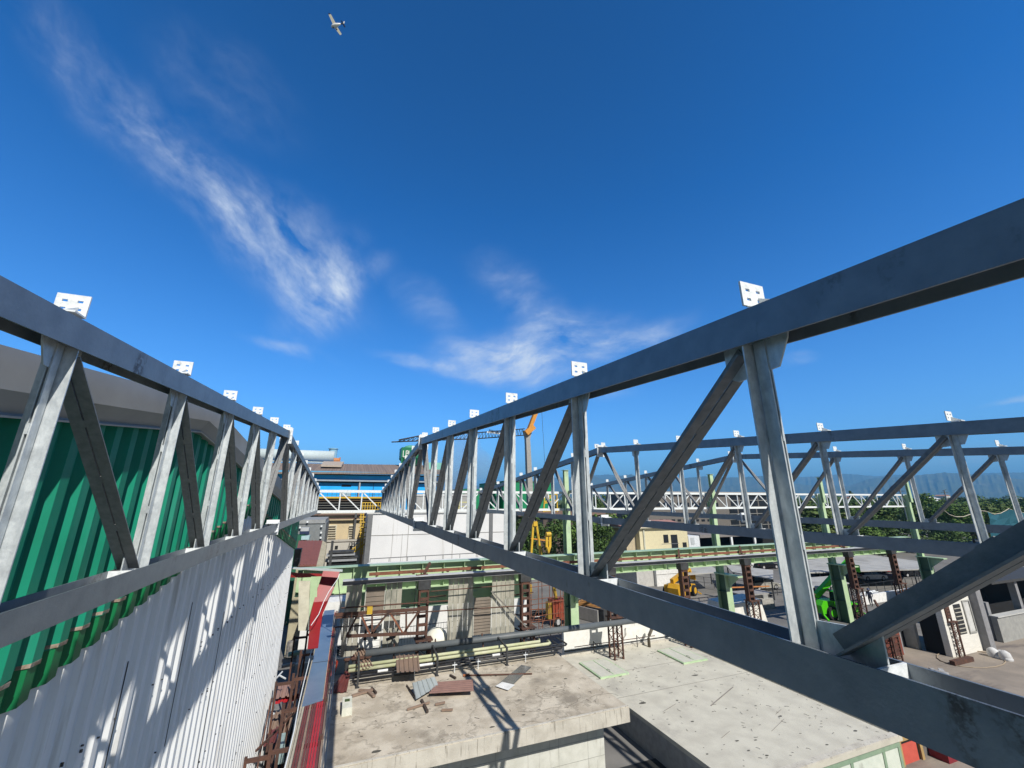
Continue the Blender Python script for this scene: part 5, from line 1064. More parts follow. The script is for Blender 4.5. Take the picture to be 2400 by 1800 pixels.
# ------------------------------------------------------------------ yard on the right: vehicles, stacks, fences, sheds, person
glassd = mat('car_glass', (.015, .018, .022), rough=.08, spec=.6); tyre = mat('tyre_rubber', (.02, .02, .02), rough=.9); rim_m = mat('rim_metal', (.45, .45, .45), rough=.4)
def wheel(T, x, y, r, w_, rm=None):
    o = MB().tube([(x, y - w_ / 2, r), (x, y + w_ / 2, r)], r, 16).build('wheel', tyre, T); s = -1 if y < 0 else 1
    MB().tube([(x, y + s * w_ * .51, r), (x, y + s * w_ * .52, r)], r * .6, 12).build('rim', rm or rim_m, o)
def car(p, rz, m, lab, suv=False, grp='parked cars', rack=False):
    T = thing('parked_car', lab, 'car', tuple(p), rz, grp); L2 = 2.15; W2 = .88; hb = .92 if suv else .82; ht = 1.68 if suv else 1.45
    prof = [(-L2, .35), (-L2, .72), (-L2 + .1, hb), (-.9, hb + .04), (1.0, hb), (1.75, hb - .1), (L2, .62), (L2 + .02, .35), (1.75, .24), (-1.8, .24)]
    b = MB()
    n = len(prof)
    for (y0, y1, f0, f1) in ((-W2, -W2 + .12, .97, 1), (-W2 + .12, W2 - .12, 1, 1), (W2 - .12, W2, 1, .97)):
        k = len(b.v); b.v += [(x * f0, y0, z) for x, z in prof] + [(x * f1, y1, z) for x, z in prof]
        for i in range(n): j = (i + 1) % n; b.f.append((k + i, k + j, k + n + j, k + n + i)); b.mi.append(0)
        b.f.append(tuple(k + i for i in reversed(range(n)))); b.f.append(tuple(k + n + i for i in range(n))); b.mi += [0, 0]
    b.build('body', m, T)
    xr = -1.7 if suv else -1.45
    b = MB(); b.hexa([(xr - .3, -W2 + .06, hb), (1.05, -W2 + .06, hb), (1.05, W2 - .06, hb), (xr - .3, W2 - .06, hb), (xr + .1, -W2 + .2, ht - .04), (.25, -W2 + .2, ht - .04), (.25, W2 - .2, ht - .04), (xr + .1, W2 - .2, ht - .04)]); b.build('windows', glassd, T)
    b = MB(); b.hexa([(xr + .06, -W2 + .19, ht - .045), (.32, -W2 + .19, ht - .045), (.32, W2 - .19, ht - .045), (xr + .06, W2 - .19, ht - .045), (xr + .2, -W2 + .28, ht + .02), (.12, -W2 + .28, ht + .02), (.12, W2 - .28, ht + .02), (xr + .2, W2 - .28, ht + .02)]); b.build('roof', m, T)
    for sy in (-1, 1):
        for (xa, xb) in ((-.42, -.36),): MB().bar((xa, sy * (W2 - .05), hb), (xb + .1, sy * (W2 - .19), ht - .04), .07, .03).build('pillar', m, T)
        for x in (-1.35, 1.35): wheel(T, x, sy * (W2 - .1), .33, .22)
    for sy in (-.6, .6):
        MB().box(L2 - .12, L2 + .03, sy - .18, sy + .18, .58, .70).build('headlight', mat('lamp_clear', (.7, .72, .75), rough=.2), T); MB().box(-L2 - .01, -L2 + .05, sy - .15, sy + .15, .65, .8).build('tail_light', mat('lamp_red', (.3, .01, .01), rough=.3), T)
    if rack:
        for sy in (-.5, .5): MB().tube([(xr + .2, sy, ht + .08), (.1, sy, ht + .08)], .03, 5).build('roof_rail', dark_steel, T)
    return T
G = lambda u, v: at(u, v, 'z', GZ + .025)
wp_ = mat('white_car_paint', (.75, .76, .77), rough=.25); bp_ = mat('black_car_paint', (.012, .012, .014), rough=.2); rp_ = mat('red_car_paint', (.45, .015, .02), rough=.25); sp_ = mat('beige_car_paint', (.36, .35, .31), rough=.3); dp_ = mat('dark_blue_car_paint', (.02, .022, .035), rough=.25)
car(G(2040, 1359), R(-12), wp_, 'white parked car behind the lime green boom', False)
car(G(2130, 1350), R(-10), bp_, 'black estate car with roof rails, right of the white car', True, rack=True)
car(G(2068, 1341), R(-8), rp_, 'red car half hidden behind the white car', False)
car(G(1768, 1330), R(-5), wp_, 'white car beyond the grey carport roof, left of a black one', False)
car(G(1796, 1332), R(-5), bp_, 'black car next to the white one beyond the grey carport', False)
car(G(1788, 1380), R(-8), sp_, 'beige grey off-road car beyond the fence, near the formwork stacks', True)
car(G(1928, 1352), R(-10), dp_, 'dark car in the shade under the wide carport roof', False)
car(G(1918, 1384), R(15), wp_, 'white car under the low pale carport, behind the lime telehandler', False)
# carport roofs on posts
def carport(uv, lab, z=-9.1, m=None):
    P_ = [at(u, v, 'z', z) for u, v in uv]; c = sum(P_, Vector()) / len(P_); T = thing('carport', lab, 'carport', (c.x, c.y, GZ), 0, 'carports')
    o = T.location; n = len(P_); b = MB(); b.prism([(p.x - o.x, p.y - o.y) for p in P_], 'z', z - GZ - .12, z - GZ); b.build('roof', m or mat('carport_grey', (.42, .41, .38), (.34, .335, .31), scale=.5, stain=(.25, .24, .22), stain_scale=.4, stain_rng=(.55, .7)), T)
    for p in P_:
        q = p.lerp(c, .08); MB().box(q.x - o.x - .06, q.x - o.x + .06, q.y - o.y - .06, q.y - o.y + .06, 0, z - GZ - .121).build('post', dark_steel, T)
carport([(1700, 1323), (1812, 1336), (1812, 1357), (1716, 1340)], 'narrow grey carport roof beyond the second green column')
carport([(1880, 1313), (2020, 1298), (2160, 1316), (2152, 1334), (1886, 1342)], 'wide pale grey carport roof above the parked cars')
carport([(1886, 1354), (1942, 1350), (1990, 1366), (1905, 1376)], 'low pale carport roof just behind the lime green telehandler', -9.4)
carport([(1608, 1330), (1665, 1326), (1690, 1340), (1612, 1346)], 'small brownish carport roof left of the second green column')
# fences and low walls
def fence(uv0, uv1, n, h, lab, wall=0.0):
    p, q = G(*uv0), G(*uv1); T = thing('wire_fence', lab, 'fence', tuple(p)); d = q - p
    for k in range(n + 1): a = d * k / n; MB().tube([a, a + Vector((0, 0, h))], .035, 5).build('post', dark_steel, T)
    for z in (h, h * .5): MB().tube([Vector((0, 0, z)), d + Vector((0, 0, z))], .018, 4).build('wire', dark_steel, T)
    if wall: a = d.normalized().cross(Vector((0, 0, 1))) * .1; MB().hexa([-a, d - a, d + a, a, -a + Vector((0, 0, wall)), d - a + Vector((0, 0, wall)), d + a + Vector((0, 0, wall)), a + Vector((0, 0, wall))]).build('kerb_wall', mat('kerb_wall', (.5, .48, .44)), T)
fence((1608, 1372), (1850, 1398), 10, 1.3, 'dark wire fence running between the second and third green columns')
fence((2004, 1408), (2190, 1378), 11, 1.6, 'dark wire fence behind the long low white wall')
p, q = G(2022, 1418), G(2160, 1394); T = thing('low_white_wall', 'long low sunlit white wall behind the walking person', 'wall', tuple(p)); d = q - p; a = d.normalized().cross(Vector((0, 0, 1))) * .12
MB().hexa([-a, d - a, d + a, a, -a + Vector((0, 0, .95)), d - a + Vector((0, 0, .95)), d + a + Vector((0, 0, .95)), a + Vector((0, 0, .95))]).build('wall', mat('lime_wall_white', (.78, .78, .76)), T)
# telehandlers
def telehandler(p, rz, m, lab, lift, blen, grp='telehandlers'):
    T = thing('telehandler', lab, 'telehandler', tuple(p), rz, grp)
    b = MB(); b.prism([(-2.6, .55), (-2.7, 1.3), (-2.3, 1.75), (-1.0, 1.6), (2.3, 1.25), (2.5, .95), (2.3, .55)], 'y', -.95, .35); b.build('chassis', m, T)
    b = MB(); b.prism([(-2.2, .7), (-2.2, 1.5), (.2, 1.5), (.4, .7)], 'y', .351, 1.0); b.build('engine_cover', m, T)
    b = MB(); b.hexa([(-.9, -1.15, 1.2), (.7, -1.15, 1.2), (.7, -.4, 1.2), (-.9, -.4, 1.2), (-.75, -1.1, 2.45), (.25, -1.1, 2.45), (.25, -.45, 2.45), (-.75, -.45, 2.45)]); c = b.build('cab', glassd, T)
    MB().hexa([(-.82, -1.16, 2.451), (.34, -1.16, 2.451), (.34, -.4, 2.451), (-.82, -.4, 2.451), (-.75, -1.1, 2.56), (.25, -1.1, 2.56), (.25, -.45, 2.56), (-.75, -.45, 2.56)]).build('cab_roof', m, T)
    for x in (-1.55, 1.6):
        for y in (-1.0, 1.05): wheel(T, x, y, .62, .42, m)
    for x in (-2.75, 2.6):
        for y in (-1, 1): MB().bar((x * .86, y * .5, .7), (x, y * 1.5, .12), .14, .14).build('outrigger', m, T)
    a = Vector((-2.1, 0, 1.95)); d = Vector((math.cos(lift), 0, math.sin(lift)))
    MB().bar(a, a + d * blen * .6, .42, .5).build('boom', m, T); MB().bar(a + d * blen * .55, a + d * blen, .32, .38).build('boom_section', m, T)
    e = a + d * blen
    MB().bar(e, e + Vector((.25, 0, -.9)), .4, .3).build('boom_head', m, T)
    MB().box(e.x + .2, e.x + .35, -.6, .6, e.z - 1.3, e.z - .6).build('carriage', m, T)
    return T, e
lime = mat('lime_green_paint', (.08, .52, .01), (.07, .45, .01), rough=.35); ochre = mat('ochre_yellow_paint', (.62, .34, .02), (.52, .28, .02), rough=.4)
base = G(1958, 1444)
T, e = telehandler(base, R(-6), lime, 'lime green telehandler with raised boom, in the yard beside the third green column', R(31), 6.6)
tip = Matrix.Rotation(R(-6), 3, 'Z') @ e + base
lp = G(2038, 1412) + Vector((0, 0, .9))
LD = thing('pipe_bundle', 'bundle of silvery bars hanging from slings under the lime green boom', 'bar bundle', tuple(lp))
for k in range(7): MB().tube([(-1.5 + .1 * k, .12 * (k % 3), .1 * (k % 2)), (1.6 + .15 * k, .12 * (k % 3) + .3, .1 * (k % 2))], .05, 6).build('bar', galv_white, LD)
for x in (-.9, 1.1): MB().tube([(x, 0, .1), tuple(tip - lp + Vector((0, 0, -1)))], .02, 4).build('sling', dark_steel, LD)
telehandler(G(1596, 1398), R(24), ochre, 'ochre yellow telehandler parked between the cream house and the second green column', R(9), 5.4)
# person
def person(p, rz, lab):
    T = thing('person', lab, 'person', tuple(p), rz)
    me = bpy.data.meshes.new('body'); J = {'pelvis': (0, 0, .95, .15), 'chest': (.02, 0, 1.28, .18), 'neck': (.04, 0, 1.5, .07), 'head': (.06, 0, 1.62, .095), 'crown': (.06, 0, 1.72, .08),
         'hl': (0, .1, .9, .11), 'kl': (.12, .11, .5, .075), 'al': (.16, .11, .1, .05), 'tl': (.32, .12, .05, .045), 'hr': (0, -.1, .9, .11), 'kr': (-.02, -.11, .5, .075), 'ar': (-.2, -.11, .12, .05), 'tr': (-.06, -.12, .05, .045),
         'sl': (.02, .21, 1.42, .07), 'el': (.0, .27, 1.14, .05), 'wl': (.18, .26, .98, .035), 'fl': (.27, .25, .95, .03), 'sr': (.02, -.21, 1.42, .07), 'er': (-.04, -.28, 1.14, .05), 'wr': (.12, -.28, .96, .035), 'fr': (.2, -.27, .92, .03)}
    E_ = [('pelvis', 'chest'), ('chest', 'neck'), ('neck', 'head'), ('head', 'crown'), ('pelvis', 'hl'), ('hl', 'kl'), ('kl', 'al'), ('al', 'tl'), ('pelvis', 'hr'), ('hr', 'kr'), ('kr', 'ar'), ('ar', 'tr'), ('chest', 'sl'), ('sl', 'el'), ('el', 'wl'), ('wl', 'fl'), ('chest', 'sr'), ('sr', 'er'), ('er', 'wr'), ('wr', 'fr')]
    ks = list(J); me.from_pydata([J[k][:3] for k in ks], [(ks.index(a), ks.index(b)) for a, b in E_], [])
    o = bpy.data.objects.new('body', me); COL.objects.link(o); o.parent = T
    o.modifiers.new('skin', 'SKIN'); o.modifiers.new('sub', 'SUBSURF').render_levels = 2
    for i, k in enumerate(ks): me.skin_vertices[0].data[i].radius = (J[k][3], J[k][3])
    me.skin_vertices[0].data[0].use_root = True
    # clothes, skin coloured by height on the figure itself
    m = bpy.data.materials.new('person_clothes'); m.use_nodes = True; t = m.node_tree; tcn = t.nodes.new('ShaderNodeTexCoord'); sx = t.nodes.new('ShaderNodeSeparateXYZ'); t.links.new(tcn.outputs['Object'], sx.inputs[0])
    cr_ = t.nodes.new('ShaderNodeValToRGB'); cr_.color_ramp.interpolation = 'CONSTANT'; el = cr_.color_ramp.elements; el[0].position = 0; el[0].color = (.01, .01, .012, 1); el[1].position = .08; el[1].color = (.012, .018, .04, 1)
    for ps, c in ((.5, (.03, .04, .07, 1)), (.76, (.35, .2, .14, 1))): q = el.new(ps); q.color = c
    mr = t.nodes.new('ShaderNodeMapRange'); mr.inputs['From Max'].default_value = 2.0; t.links.new(sx.outputs[2], mr.inputs['Value']); t.links.new(mr.outputs[0], cr_.inputs[0]); t.links.new(cr_.outputs[0], t.nodes['Principled BSDF'].inputs['Base Color'])
    me.materials.append(m)
    b = MB(); b.lathe((.06, 0, 1.66), [(.155, 0), (.125, .03), (.12, .09), (.08, .15), (.01, .17)], 14); b.build('helmet', mat('helmet_dark', (.03, .05, .12), rough=.4), T, smooth=True)
    return T
person(G(2043, 1420), R(200), 'person in dark work clothes and helmet walking past the low white wall')
# stacks of material
T = thing('formwork_stack', 'large stack of long grey formwork beams beside the second green column', 'formwork stack', tuple(G(1768, 1420))); hd = R(-22)
for k in range(6):
    z = .1 + k * .26; a = Vector((-2.6 + .1 * (k % 2), 0, z)); b_ = Vector((1.6, -.3, z)); MB().bar(a, b_, 1.9, .16).build('beam_layer', mat('formwork_grey', (.33, .32, .30), (.22, .21, .2), scale=6) if k % 2 else dark_steel, T)
MB().bar((-2.8, 1.6, 1.75), (3.4, .5, 1.7), .1, .12).build('top_bar', mat('orange_bar', (.5, .2, .06)), T)
T = thing('timber_crate', 'grey wooden crate of fittings at the near end of the formwork stack', 'crate', tuple(G(1792, 1424)))
MB().box(-.9, .9, -.6, .6, 0, 1.0).build('crate', mat('crate_grey', (.42, .40, .36), (.3, .29, .26), scale=5), T); MB().box(-.4, .3, -.4, .3, 1.0, 1.35).build('fittings', mat('fitting_grey', (.3, .3, .28)), T)
T = thing('orange_formwork', 'stack of orange formwork panels behind the white parapet, left of the dark truss', 'formwork stack', tuple(G(1430, 1452)))
for k in range(8):
    z = .5 + k * .15; MB().bar((-3.2 + .2 * k, 3.2 - .15 * k, z), (1.8 + .05 * k, -1.6, z), 1.5, .1).build('panel', mat('orange_panel', (.55, .28, .09), (.42, .22, .08), scale=5) if k > 3 else mat('grey_panel', (.3, .29, .27)), T)
T = thing('dark_formwork', 'stack of dark beams left of the orange formwork panels', 'formwork stack', tuple(G(1385, 1448)))
for k in range(6): MB().bar((-2.4 + .7 * k, 3, .6), (-.4 + .7 * k, -2, .6), .16, 1.1).build('beam', dark_steel if k % 2 else mat('grey_panel', (.3, .29, .27)), T)
T = thing('orange_machine', 'orange and red lifting machine parked behind the rust red tower', 'machine', tuple(G(1318, 1462)))
om = mat('machine_orange', (.3, .05, .02), (.2, .04, .02))
MB().prism([(-1.2, .5), (1.1, .5), (1.1, 1.5), (.3, 2.2), (-1.2, 2.2)], 'y', -.6, .6).build('body', om, T)
for x in (-.8, .7): wheel(T, x, -.62, .4, .25)
MB().bar((-.6, 0, 2.2), (-.9, 0, 3.8), .25, .25).build('mast', mat('machine_yellow', (.4, .26, .03)), T); MB().box(-1.6, -1.0, -.3, .3, .6, 2.0).build('yellow_tank', mat('machine_yellow', (.4, .26, .03)), T)
T = thing('scaffold_frame', 'light scaffold frame of thin rusty bars right of the rust red tower', 'scaffold', tuple(G(1300, 1490)))
for i in range(5):
    for j in range(2): MB().tube([(i * 1.1 - 2.6, j * 1.6, 0), (i * 1.1 - 2.6, j * 1.6, 5.2 - .4 * (i % 2))], .035, 5).build('standard', rust_bright, T)
for z in (1.2, 2.6, 4.0, 5.0):
    for j in range(2): MB().tube([(-2.8, j * 1.6, z), (2.2, j * 1.6, z + .15)], .03, 5).build('ledger', rust_bright, T)
for i in range(4): MB().tube([(i * 1.1 - 2.6, 0, .4), (i * 1.1 - 1.5, 0, 2.4)], .025, 5).build('brace', rust_bright, T)
T = thing('rebar_stack', 'stack of thin grey and rusty bars on the ground between first tower rows', 'rebar stack', tuple(G(1235, 1450)))
rr = random.Random(9)
for k in range(16): MB().tube([(-3 + rr.uniform(-.3, .3), 2 - .2 * k, .3 + .1 * (k % 3)), (3.5, 1 - .25 * k, .35 + .1 * (k % 3))], .05, 5).build('bar', rr.choice((rust_bright, galv, dark_steel)), T)
# white covered block in front of the yard
T = thing('white_tarp_block', 'large block under a dirty white sheet, right behind the nearest right-hand truss', 'covered block', tuple(G(1735, 1466)))
MB().hexa([(-2.6, -1.2, 0), (2.3, -1.2, 0), (2.9, 1.6, 0), (-2.4, 1.8, 0), (-2.3, -1.0, 2.1), (1.9, -1.0, 2.3), (2.3, 1.3, 2.35), (-2.1, 1.5, 2.15)]).build('cover', mat('dirty_white_sheet', (.72, .70, .64), (.62, .60, .54), stain=(.42, .4, .35), stain_scale=1.2, stain_rng=(.58, .7), bump=.5, bscale=3), T)
# white block house, brick wall, dark hall on the right
T = thing('white_block_house', 'white brick building with barred window at the lower right, behind the big diagonal', 'building', (46, 20.8, GZ))
bw = mat('white_brick', (.74, .72, .66), (.66, .64, .58), scale=4, stretch=(.4, .4, 3), bump=.6, bscale=2)
MB().box(-2.3, 2.0, 0, .4, 0, 4.4).build('wall', bw, T); MB().box(2.001, 2.7, -.5, .5, 0, 4.5).build('pilaster', mat('grey_pilaster', (.26, .26, .27)), T)
w_ = MB().box(-.6, .35, -.03, -.002, 1.4, 3.5).build('window', wg, T)
for k in range(7): MB().box(-.6, .35, -.06, -.03, 1.5 + .28 * k, 1.55 + .28 * k).build('bar', mat('bar_cream', (.5, .48, .4)), w_)
w_ = MB().box(.8, 1.6, -.03, -.002, 1.5, 3.6).build('blind_window', mat('blind_white', (.6, .6, .58)), T); MB().box(-2.3, 2.0, .401, 1.6, 0, 4.2).build('body', dark_gap, T)
for (x0, x1, z0, z1) in ((.7, 1.75, 1.35, 1.45), (.7, 1.75, 3.6, 3.7), (.7, .8, 1.45, 3.6), (1.65, 1.75, 1.45, 3.6)): MB().box(x0, x1, -.08, -.001, z0, z1).build('surround', mat('surround_grey', (.35, .35, .33)), T)
T = thing('brick_wall', 'low red brick wall behind the big diagonal foot at the lower right', 'wall', (39.3, 22.5, GZ))
MB().box(-1.9, 1.7, 0, .3, 0, 2.6).build('wall', mat('red_brick', (.20, .055, .035), (.15, .04, .028), scale=3, stretch=(1, 1, 4), stain=(.08, .03, .025), stain_scale=1, stain_rng=(.5, .6), bump=.8, bscale=3), T)
T = thing('open_dark_shed', 'dark open shed between brick wall and white block house', 'shed', (42, 23, GZ))
MB().box(-1.2, 1.8, .5, 1.4, 0, 2.6).build('interior', dark_gap, T); MB().box(-1.1, -.5, -.3, .5, 0, 2.6).build('pier', mat('grey_pilaster', (.26, .26, .27)), T); MB().box(1.4, 1.75, -.3, .5, 0, 2.6).build('pier', mat('pier_pale', (.4, .4, .38)), T)
for k in range(12): MB().box(.35, .7, .42, .49, .5 + .2 * k, .6 + .2 * k).build('light_slit', mat('slit_white', (.8, .8, .78)), T)
T = thing('demolished_hall', 'dark half demolished hall with grey wall panels at the right edge', 'building', (60, 25, GZ))
MB().box(-1.6, 14, -1.0, -.5, 0, 4.3).build('interior', dark_gap, T); MB().box(-6.5, 14, -3.6, -.4, 4.3, 4.5).build('roof', mat('hall_roof_dark', (.05, .05, .05)), T)
MB().box(-8.0, 13, -3.9, -3.5, 0, 1.9).build('low_wall', mat('pale_concrete', (.33, .33, .31), (.27, .27, .26)), T); MB().box(-8.0, 13, -4.0, -3.4, 1.9, 2.0).build('coping', mat('coping_pale', (.5, .5, .48)), T)
for x, h_ in ((-9.6, 2.6), (-7.6, 2.9), (-1.9, 4.3), (9, 4.3)): MB().box(x, x + .45, -3.3, -2.8, 0, h_).build('column', mat('grey_pilaster', (.26, .26, .27)), T)
MB().bar((-9.2, -3, 2.6), (-7.8, -3, .2), .12, .12).build('prop', rust, T)
T = thing('white_sacks', 'pile of white sacks on the brown ground near the dark hall', 'sacks', tuple(G(2352, 1542)))
rr = random.Random(4)
for k in range(6):
    b = MB(); c = (rr.uniform(-.7, .7), rr.uniform(-.4, .4), 0); h = rr.uniform(.3, .7) if k < 4 else 1.0; b.lathe(c, [(.32, .0), (.36, h * .25), (.3, h * .5), (.14, h * .62), (.03, h * .66)], 9); b.build('sack', mat('sack_white', (.6, .6, .6), (.5, .5, .5), bump=.8, bscale=5), T, smooth=True)
T = thing('blue_grey_rubble', 'small heap of grey rubble on the brown ground just beyond the chord', 'rubble', tuple(G(2195, 1588)))
b = MB()
for k in range(24): x, y, s_ = rr.uniform(-1.2, 1.2), rr.uniform(-.6, .6), rr.uniform(.08, .3); b.bar((x, y, s_ * .4), (x + s_, y + rr.uniform(-.3, .3), s_ * rr.uniform(.3, 1.2)), s_, s_ * .7)
b.build('rubble_pieces', mat('rubble_grey', (.38, .38, .38), (.25, .25, .26)), T)
tag(MB().tube([G(2275, 1545) + Vector((2.2 * math.cos(t) * 1.3, 1.5 * math.sin(t), .05)) for t in [j * .35 for j in range(20)]], .03, 5).build('loose_hose', mat('hose_tan', (.35, .28, .2))), 'loose tan hose lying in loops on the brown ground', 'hose')
T = thing('low_kerb', 'short dark kerb block at the foot of the white block house', 'kerb', tuple(G(2262, 1553))); MB().box(-1.6, .9, -.15, .15, 0, .3).build('block', rust, T)
# teal net with rope, poles
T = thing('teal_net', 'teal safety net hanging from a sagging rope at the right edge', 'safety net', tuple(at(2355, 1240, 'y', 24))); o = T.location
def NN_(u, v, Y=24): return at(u, v, 'y', Y) - o
top = [NN_(u, v) for u, v in ((2310, 1199), (2330, 1205), (2345, 1203), (2358, 1196), (2364, 1192), (2380, 1198), (2400, 1202), (2430, 1204), (2470, 1198))]
b = MB()
for p, q in zip(top, top[1:]):
    for k in range(4):
        a0, a1 = k / 4, (k + 1) / 4; zb_ = -.6 - (o.z - GZ) * 0 ; f = lambda r, a: Vector((r.x + .05 * math.sin(r.x * 9 + a * 5), r.y + .15 * math.sin(r.x * 3 + a * 4), r.z + (NN_(2350, 1262).z - r.z) * a)); b.quad(f(p, a1), f(q, a1), f(q, a0), f(p, a0))
b.build('net', mat('net_teal', (.008, .075, .11), (.012, .10, .14), scale=9), T, fix=False)
rope_pts = [NN_(u, v) for u, v in ((2213, 1196), (2225, 1206), (2240, 1211), (2258, 1211), (2275, 1205), (2288, 1196), (2310, 1198))] + top[1:]
MB().tube(rope_pts, .03, 5).build('rope', mat('rope_cream', (.6, .55, .45)), T)
for (u, v, lb, Y, v2) in ((2122, 1146, 'dark pole with cross arms above the trees, left of the big tree', 60, 1260), (2227, 1150, 'grey pole with wires above the trees at the right', 70, 1250)):
    T = thing('utility_pole', lb, 'utility pole', (at(u, 1200, 'y', Y).x, Y, GZ), 0, 'poles above the trees'); zt_ = at(u, v, 'y', Y).z - GZ
    MB().tube([(0, 0, 0), (0, 0, zt_)], .16, 6).build('shaft', mat('pole_grey', (.2, .22, .24)), T); MB().bar((-1.8, 0, zt_ - .5), (1.8, 0, zt_ - .5), .12, .12).build('cross_arm', dark_steel, T); MB().bar((-1, 0, zt_ - .1), (1.2, 0, zt_ + .3), .1, .1).build('top_arm', dark_steel, T)
# ------------------------------------------------------------------ trees, distant wood, hills
def leaf_mat(name, c1, c2, c3):
    return mat(name, c1, c2, rough=.7, scale=.9, mix=(.4, .6), stain=c3, stain_scale=.35, stain_rng=(.5, .65), spec=.25)
leafA = leaf_mat('leaf_dark', (.05, .095, .025), (.08, .14, .035), (.03, .055, .018)); leafB = leaf_mat('leaf_olive', (.10, .15, .04), (.07, .115, .03), (.14, .16, .055)); leafC = leaf_mat('leaf_fresh', (.12, .20, .04), (.07, .14, .03), (.05, .08, .02))
bark = mat('bark', (.10, .075, .055), (.07, .05, .04), scale=6)
def crown_mesh(seed, n, lumps=9, conic=False, size=.075):
    """unit crown (height 1, half width .5) of many small leaf faces gathered in clumps"""
    r = random.Random(seed); b = MB(); C_l = []
    for i in range(lumps):
        z = r.uniform(.12, .88); w_ = (.46 * (1 - z) + .05) if conic else .40 * math.sqrt(max(.05, 1 - (2 * z - .95) ** 2)); a = r.uniform(0, 6.28); rad = r.uniform(.25, 1) * w_
        C_l.append((Vector((rad * math.cos(a), rad * math.sin(a), z)), r.uniform(.10, .20) * (.7 if conic else 1)))
    C_l.append((Vector((0, 0, .5)), .3)); C_l.append((Vector((0, 0, .85 if not conic else .9)), .12 if not conic else .06))
    for i in range(n):
        c, q = C_l[r.randrange(len(C_l))]; d = Vector((r.gauss(0, 1), r.gauss(0, 1), r.gauss(0, 1))).normalized() * q * r.uniform(.7, 1.12); p = c + d
        s = size * r.uniform(.5, 1.2); u = Vector((r.gauss(0, 1), r.gauss(0, 1), r.gauss(0, .6))).normalized(); v = d.cross(u)
        v = v.normalized() if v.length > 1e-5 else Vector((0, 0, 1)); b.quad(p - u * s * .5, p + v * s * .35, p + u * s * .5, p - v * s * .35)
    return b
CR = {}
def tree(u, vtop, Y, wide, lab, kind='A', conic=False, grp='trees behind the yard'):
    top_ = at(u, vtop + (4 if Y < 110 else 2), 'y', Y); h = top_.z - GZ; T = thing('conifer_tree' if conic else 'leafy_tree', lab, 'tree', (top_.x, Y, GZ), random.uniform(0, 6), grp)
    key = (kind, conic, random.randrange(3))
    if key not in CR:
        b = crown_mesh(hash(key[2]) + (7 if conic else 0) + ord(kind), 2600, 15, conic, .062); o = b.build('crown', {'A': leafA, 'B': leafB, 'C': leafC}[kind], None, fix=False); CR[key] = o.data; bpy.data.objects.remove(o)
    c = bpy.data.objects.new('crown', CR[key]); COL.objects.link(c); c.parent = T; c.location = (0, 0, h * .12); c.scale = (wide, wide, h * .92)
    b = MB(); b.tube([(0, 0, 0), (.05 * h * .1, 0, h * .25), (0, .1, h * .55)], [h * .028, h * .02, h * .012], 7)
    for a in range(4): b.tube([(0, 0, h * (.22 + .07 * a)), (wide * .28 * math.cos(a * 1.7), wide * .28 * math.sin(a * 1.7), h * (.42 + .08 * a))], [h * .012, h * .005], 5)
    b.build('trunk', bark, T); return T
random.seed(5)
TL = [(1232, 1205, 66, 7, 'A', 'dark tree beside the tower crane mast'), (1352, 1206, 64, 8, 'C', 'leafy tree just right of the first green column'), (1385, 1214, 60, 6, 'C', 'smaller tree between the first green column and the near diagonal'),
      (1432, 1196, 66, 9, 'C', 'bright green tree left of the cream house, behind the post'), (1462, 1205, 62, 7, 'A', 'dark tree behind the shaded side of the cream house'), (1410, 1225, 58, 6, 'A', 'low dark tree in front of the brown building'),
      (1490, 1240, 60, 4, 'B', 'small olive bush tree at the corner of the cream house'), (1300, 1215, 68, 8, 'A', 'dark tree left of the first green column'), (1255, 1222, 70, 6, 'A', 'dark low tree behind the mobile crane'),
      (1395, 1160, 110, 10, 'A', 'distant tree above the brown roof, behind the white girder'), (1350, 1162, 115, 10, 'A', 'distant dark tree left of the office block'), (1440, 1165, 112, 10, 'A', 'distant tree touching the left end of the office block')]
for (u, v, Y, w_, k, lb) in TL: tree(u, v, Y, w_, lb, k)
adj = ['broad dark tree', 'olive tree', 'round bushy tree', 'tall dark tree', 'thick low tree', 'loose olive tree']
def belt(us, Y, v0, w_, where, grp):
    for i, u in enumerate(us):
        k = 'ABACAB'[i % 6]; tree(u + random.uniform(-4, 4), v0 + random.uniform(-6, 6), Y + random.uniform(-5, 5), w_ * random.uniform(.8, 1.25), '%s %s' % (adj[i % 6], where[i]), k, grp=grp)
W1 = ['right of the office block', 'behind the third truss post right of the office block', 'behind the white girder under the left hill slope', 'behind the third green column', 'below the saddle between the hills', 'left of the farthest green column', 'behind the farthest green column',
      'beside the pole right of the farthest column', 'in the middle of the belt under the broad hill', 'left of the grey pole', 'below the grey pole', 'right of the grey pole', 'above the left end of the teal net', 'above the middle of the teal net', 'at the right edge above the net', 'cut by the right edge of the view']
belt([1868, 1895, 1925, 1955, 1985, 2018, 2050, 2170, 2200, 2232, 2258, 2285, 2315, 2345, 2375, 2402], 62, 1178, 12, W1, 'near tree belt on the right')
W2 = ['in the far row, right of the office roof', 'in the far row behind the girder', 'in the far row under the hill saddle', 'in the far row behind the lattice', 'in the far row left of the end column', 'in the far row, right of the end column', 'in the far row, tallest near the pole', 'in the far row, middle right', 'in the far row near the grey pole', 'in the far row above the net rope', 'in the far row at the right edge']
belt([1850, 1905, 1960, 2010, 2065, 2115, 2150, 2225, 2270, 2330, 2385], 105, 1162, 17, W2, 'far tree belt on the right')
tree(2168, 1153, 70, 15, 'big round green tree right of the farthest green column', 'C'); tree(1992, 1149, 120, 7, 'dark pointed tree breaking the skyline under the hill saddle', 'A', True)
W3 = ['below the white girder right of the office', 'low behind the third column', 'low behind the lattice tower', 'low below the girder chord', 'low in front of the big round tree', 'low behind the carport', 'low at the dark hall roof', 'low beside the net']
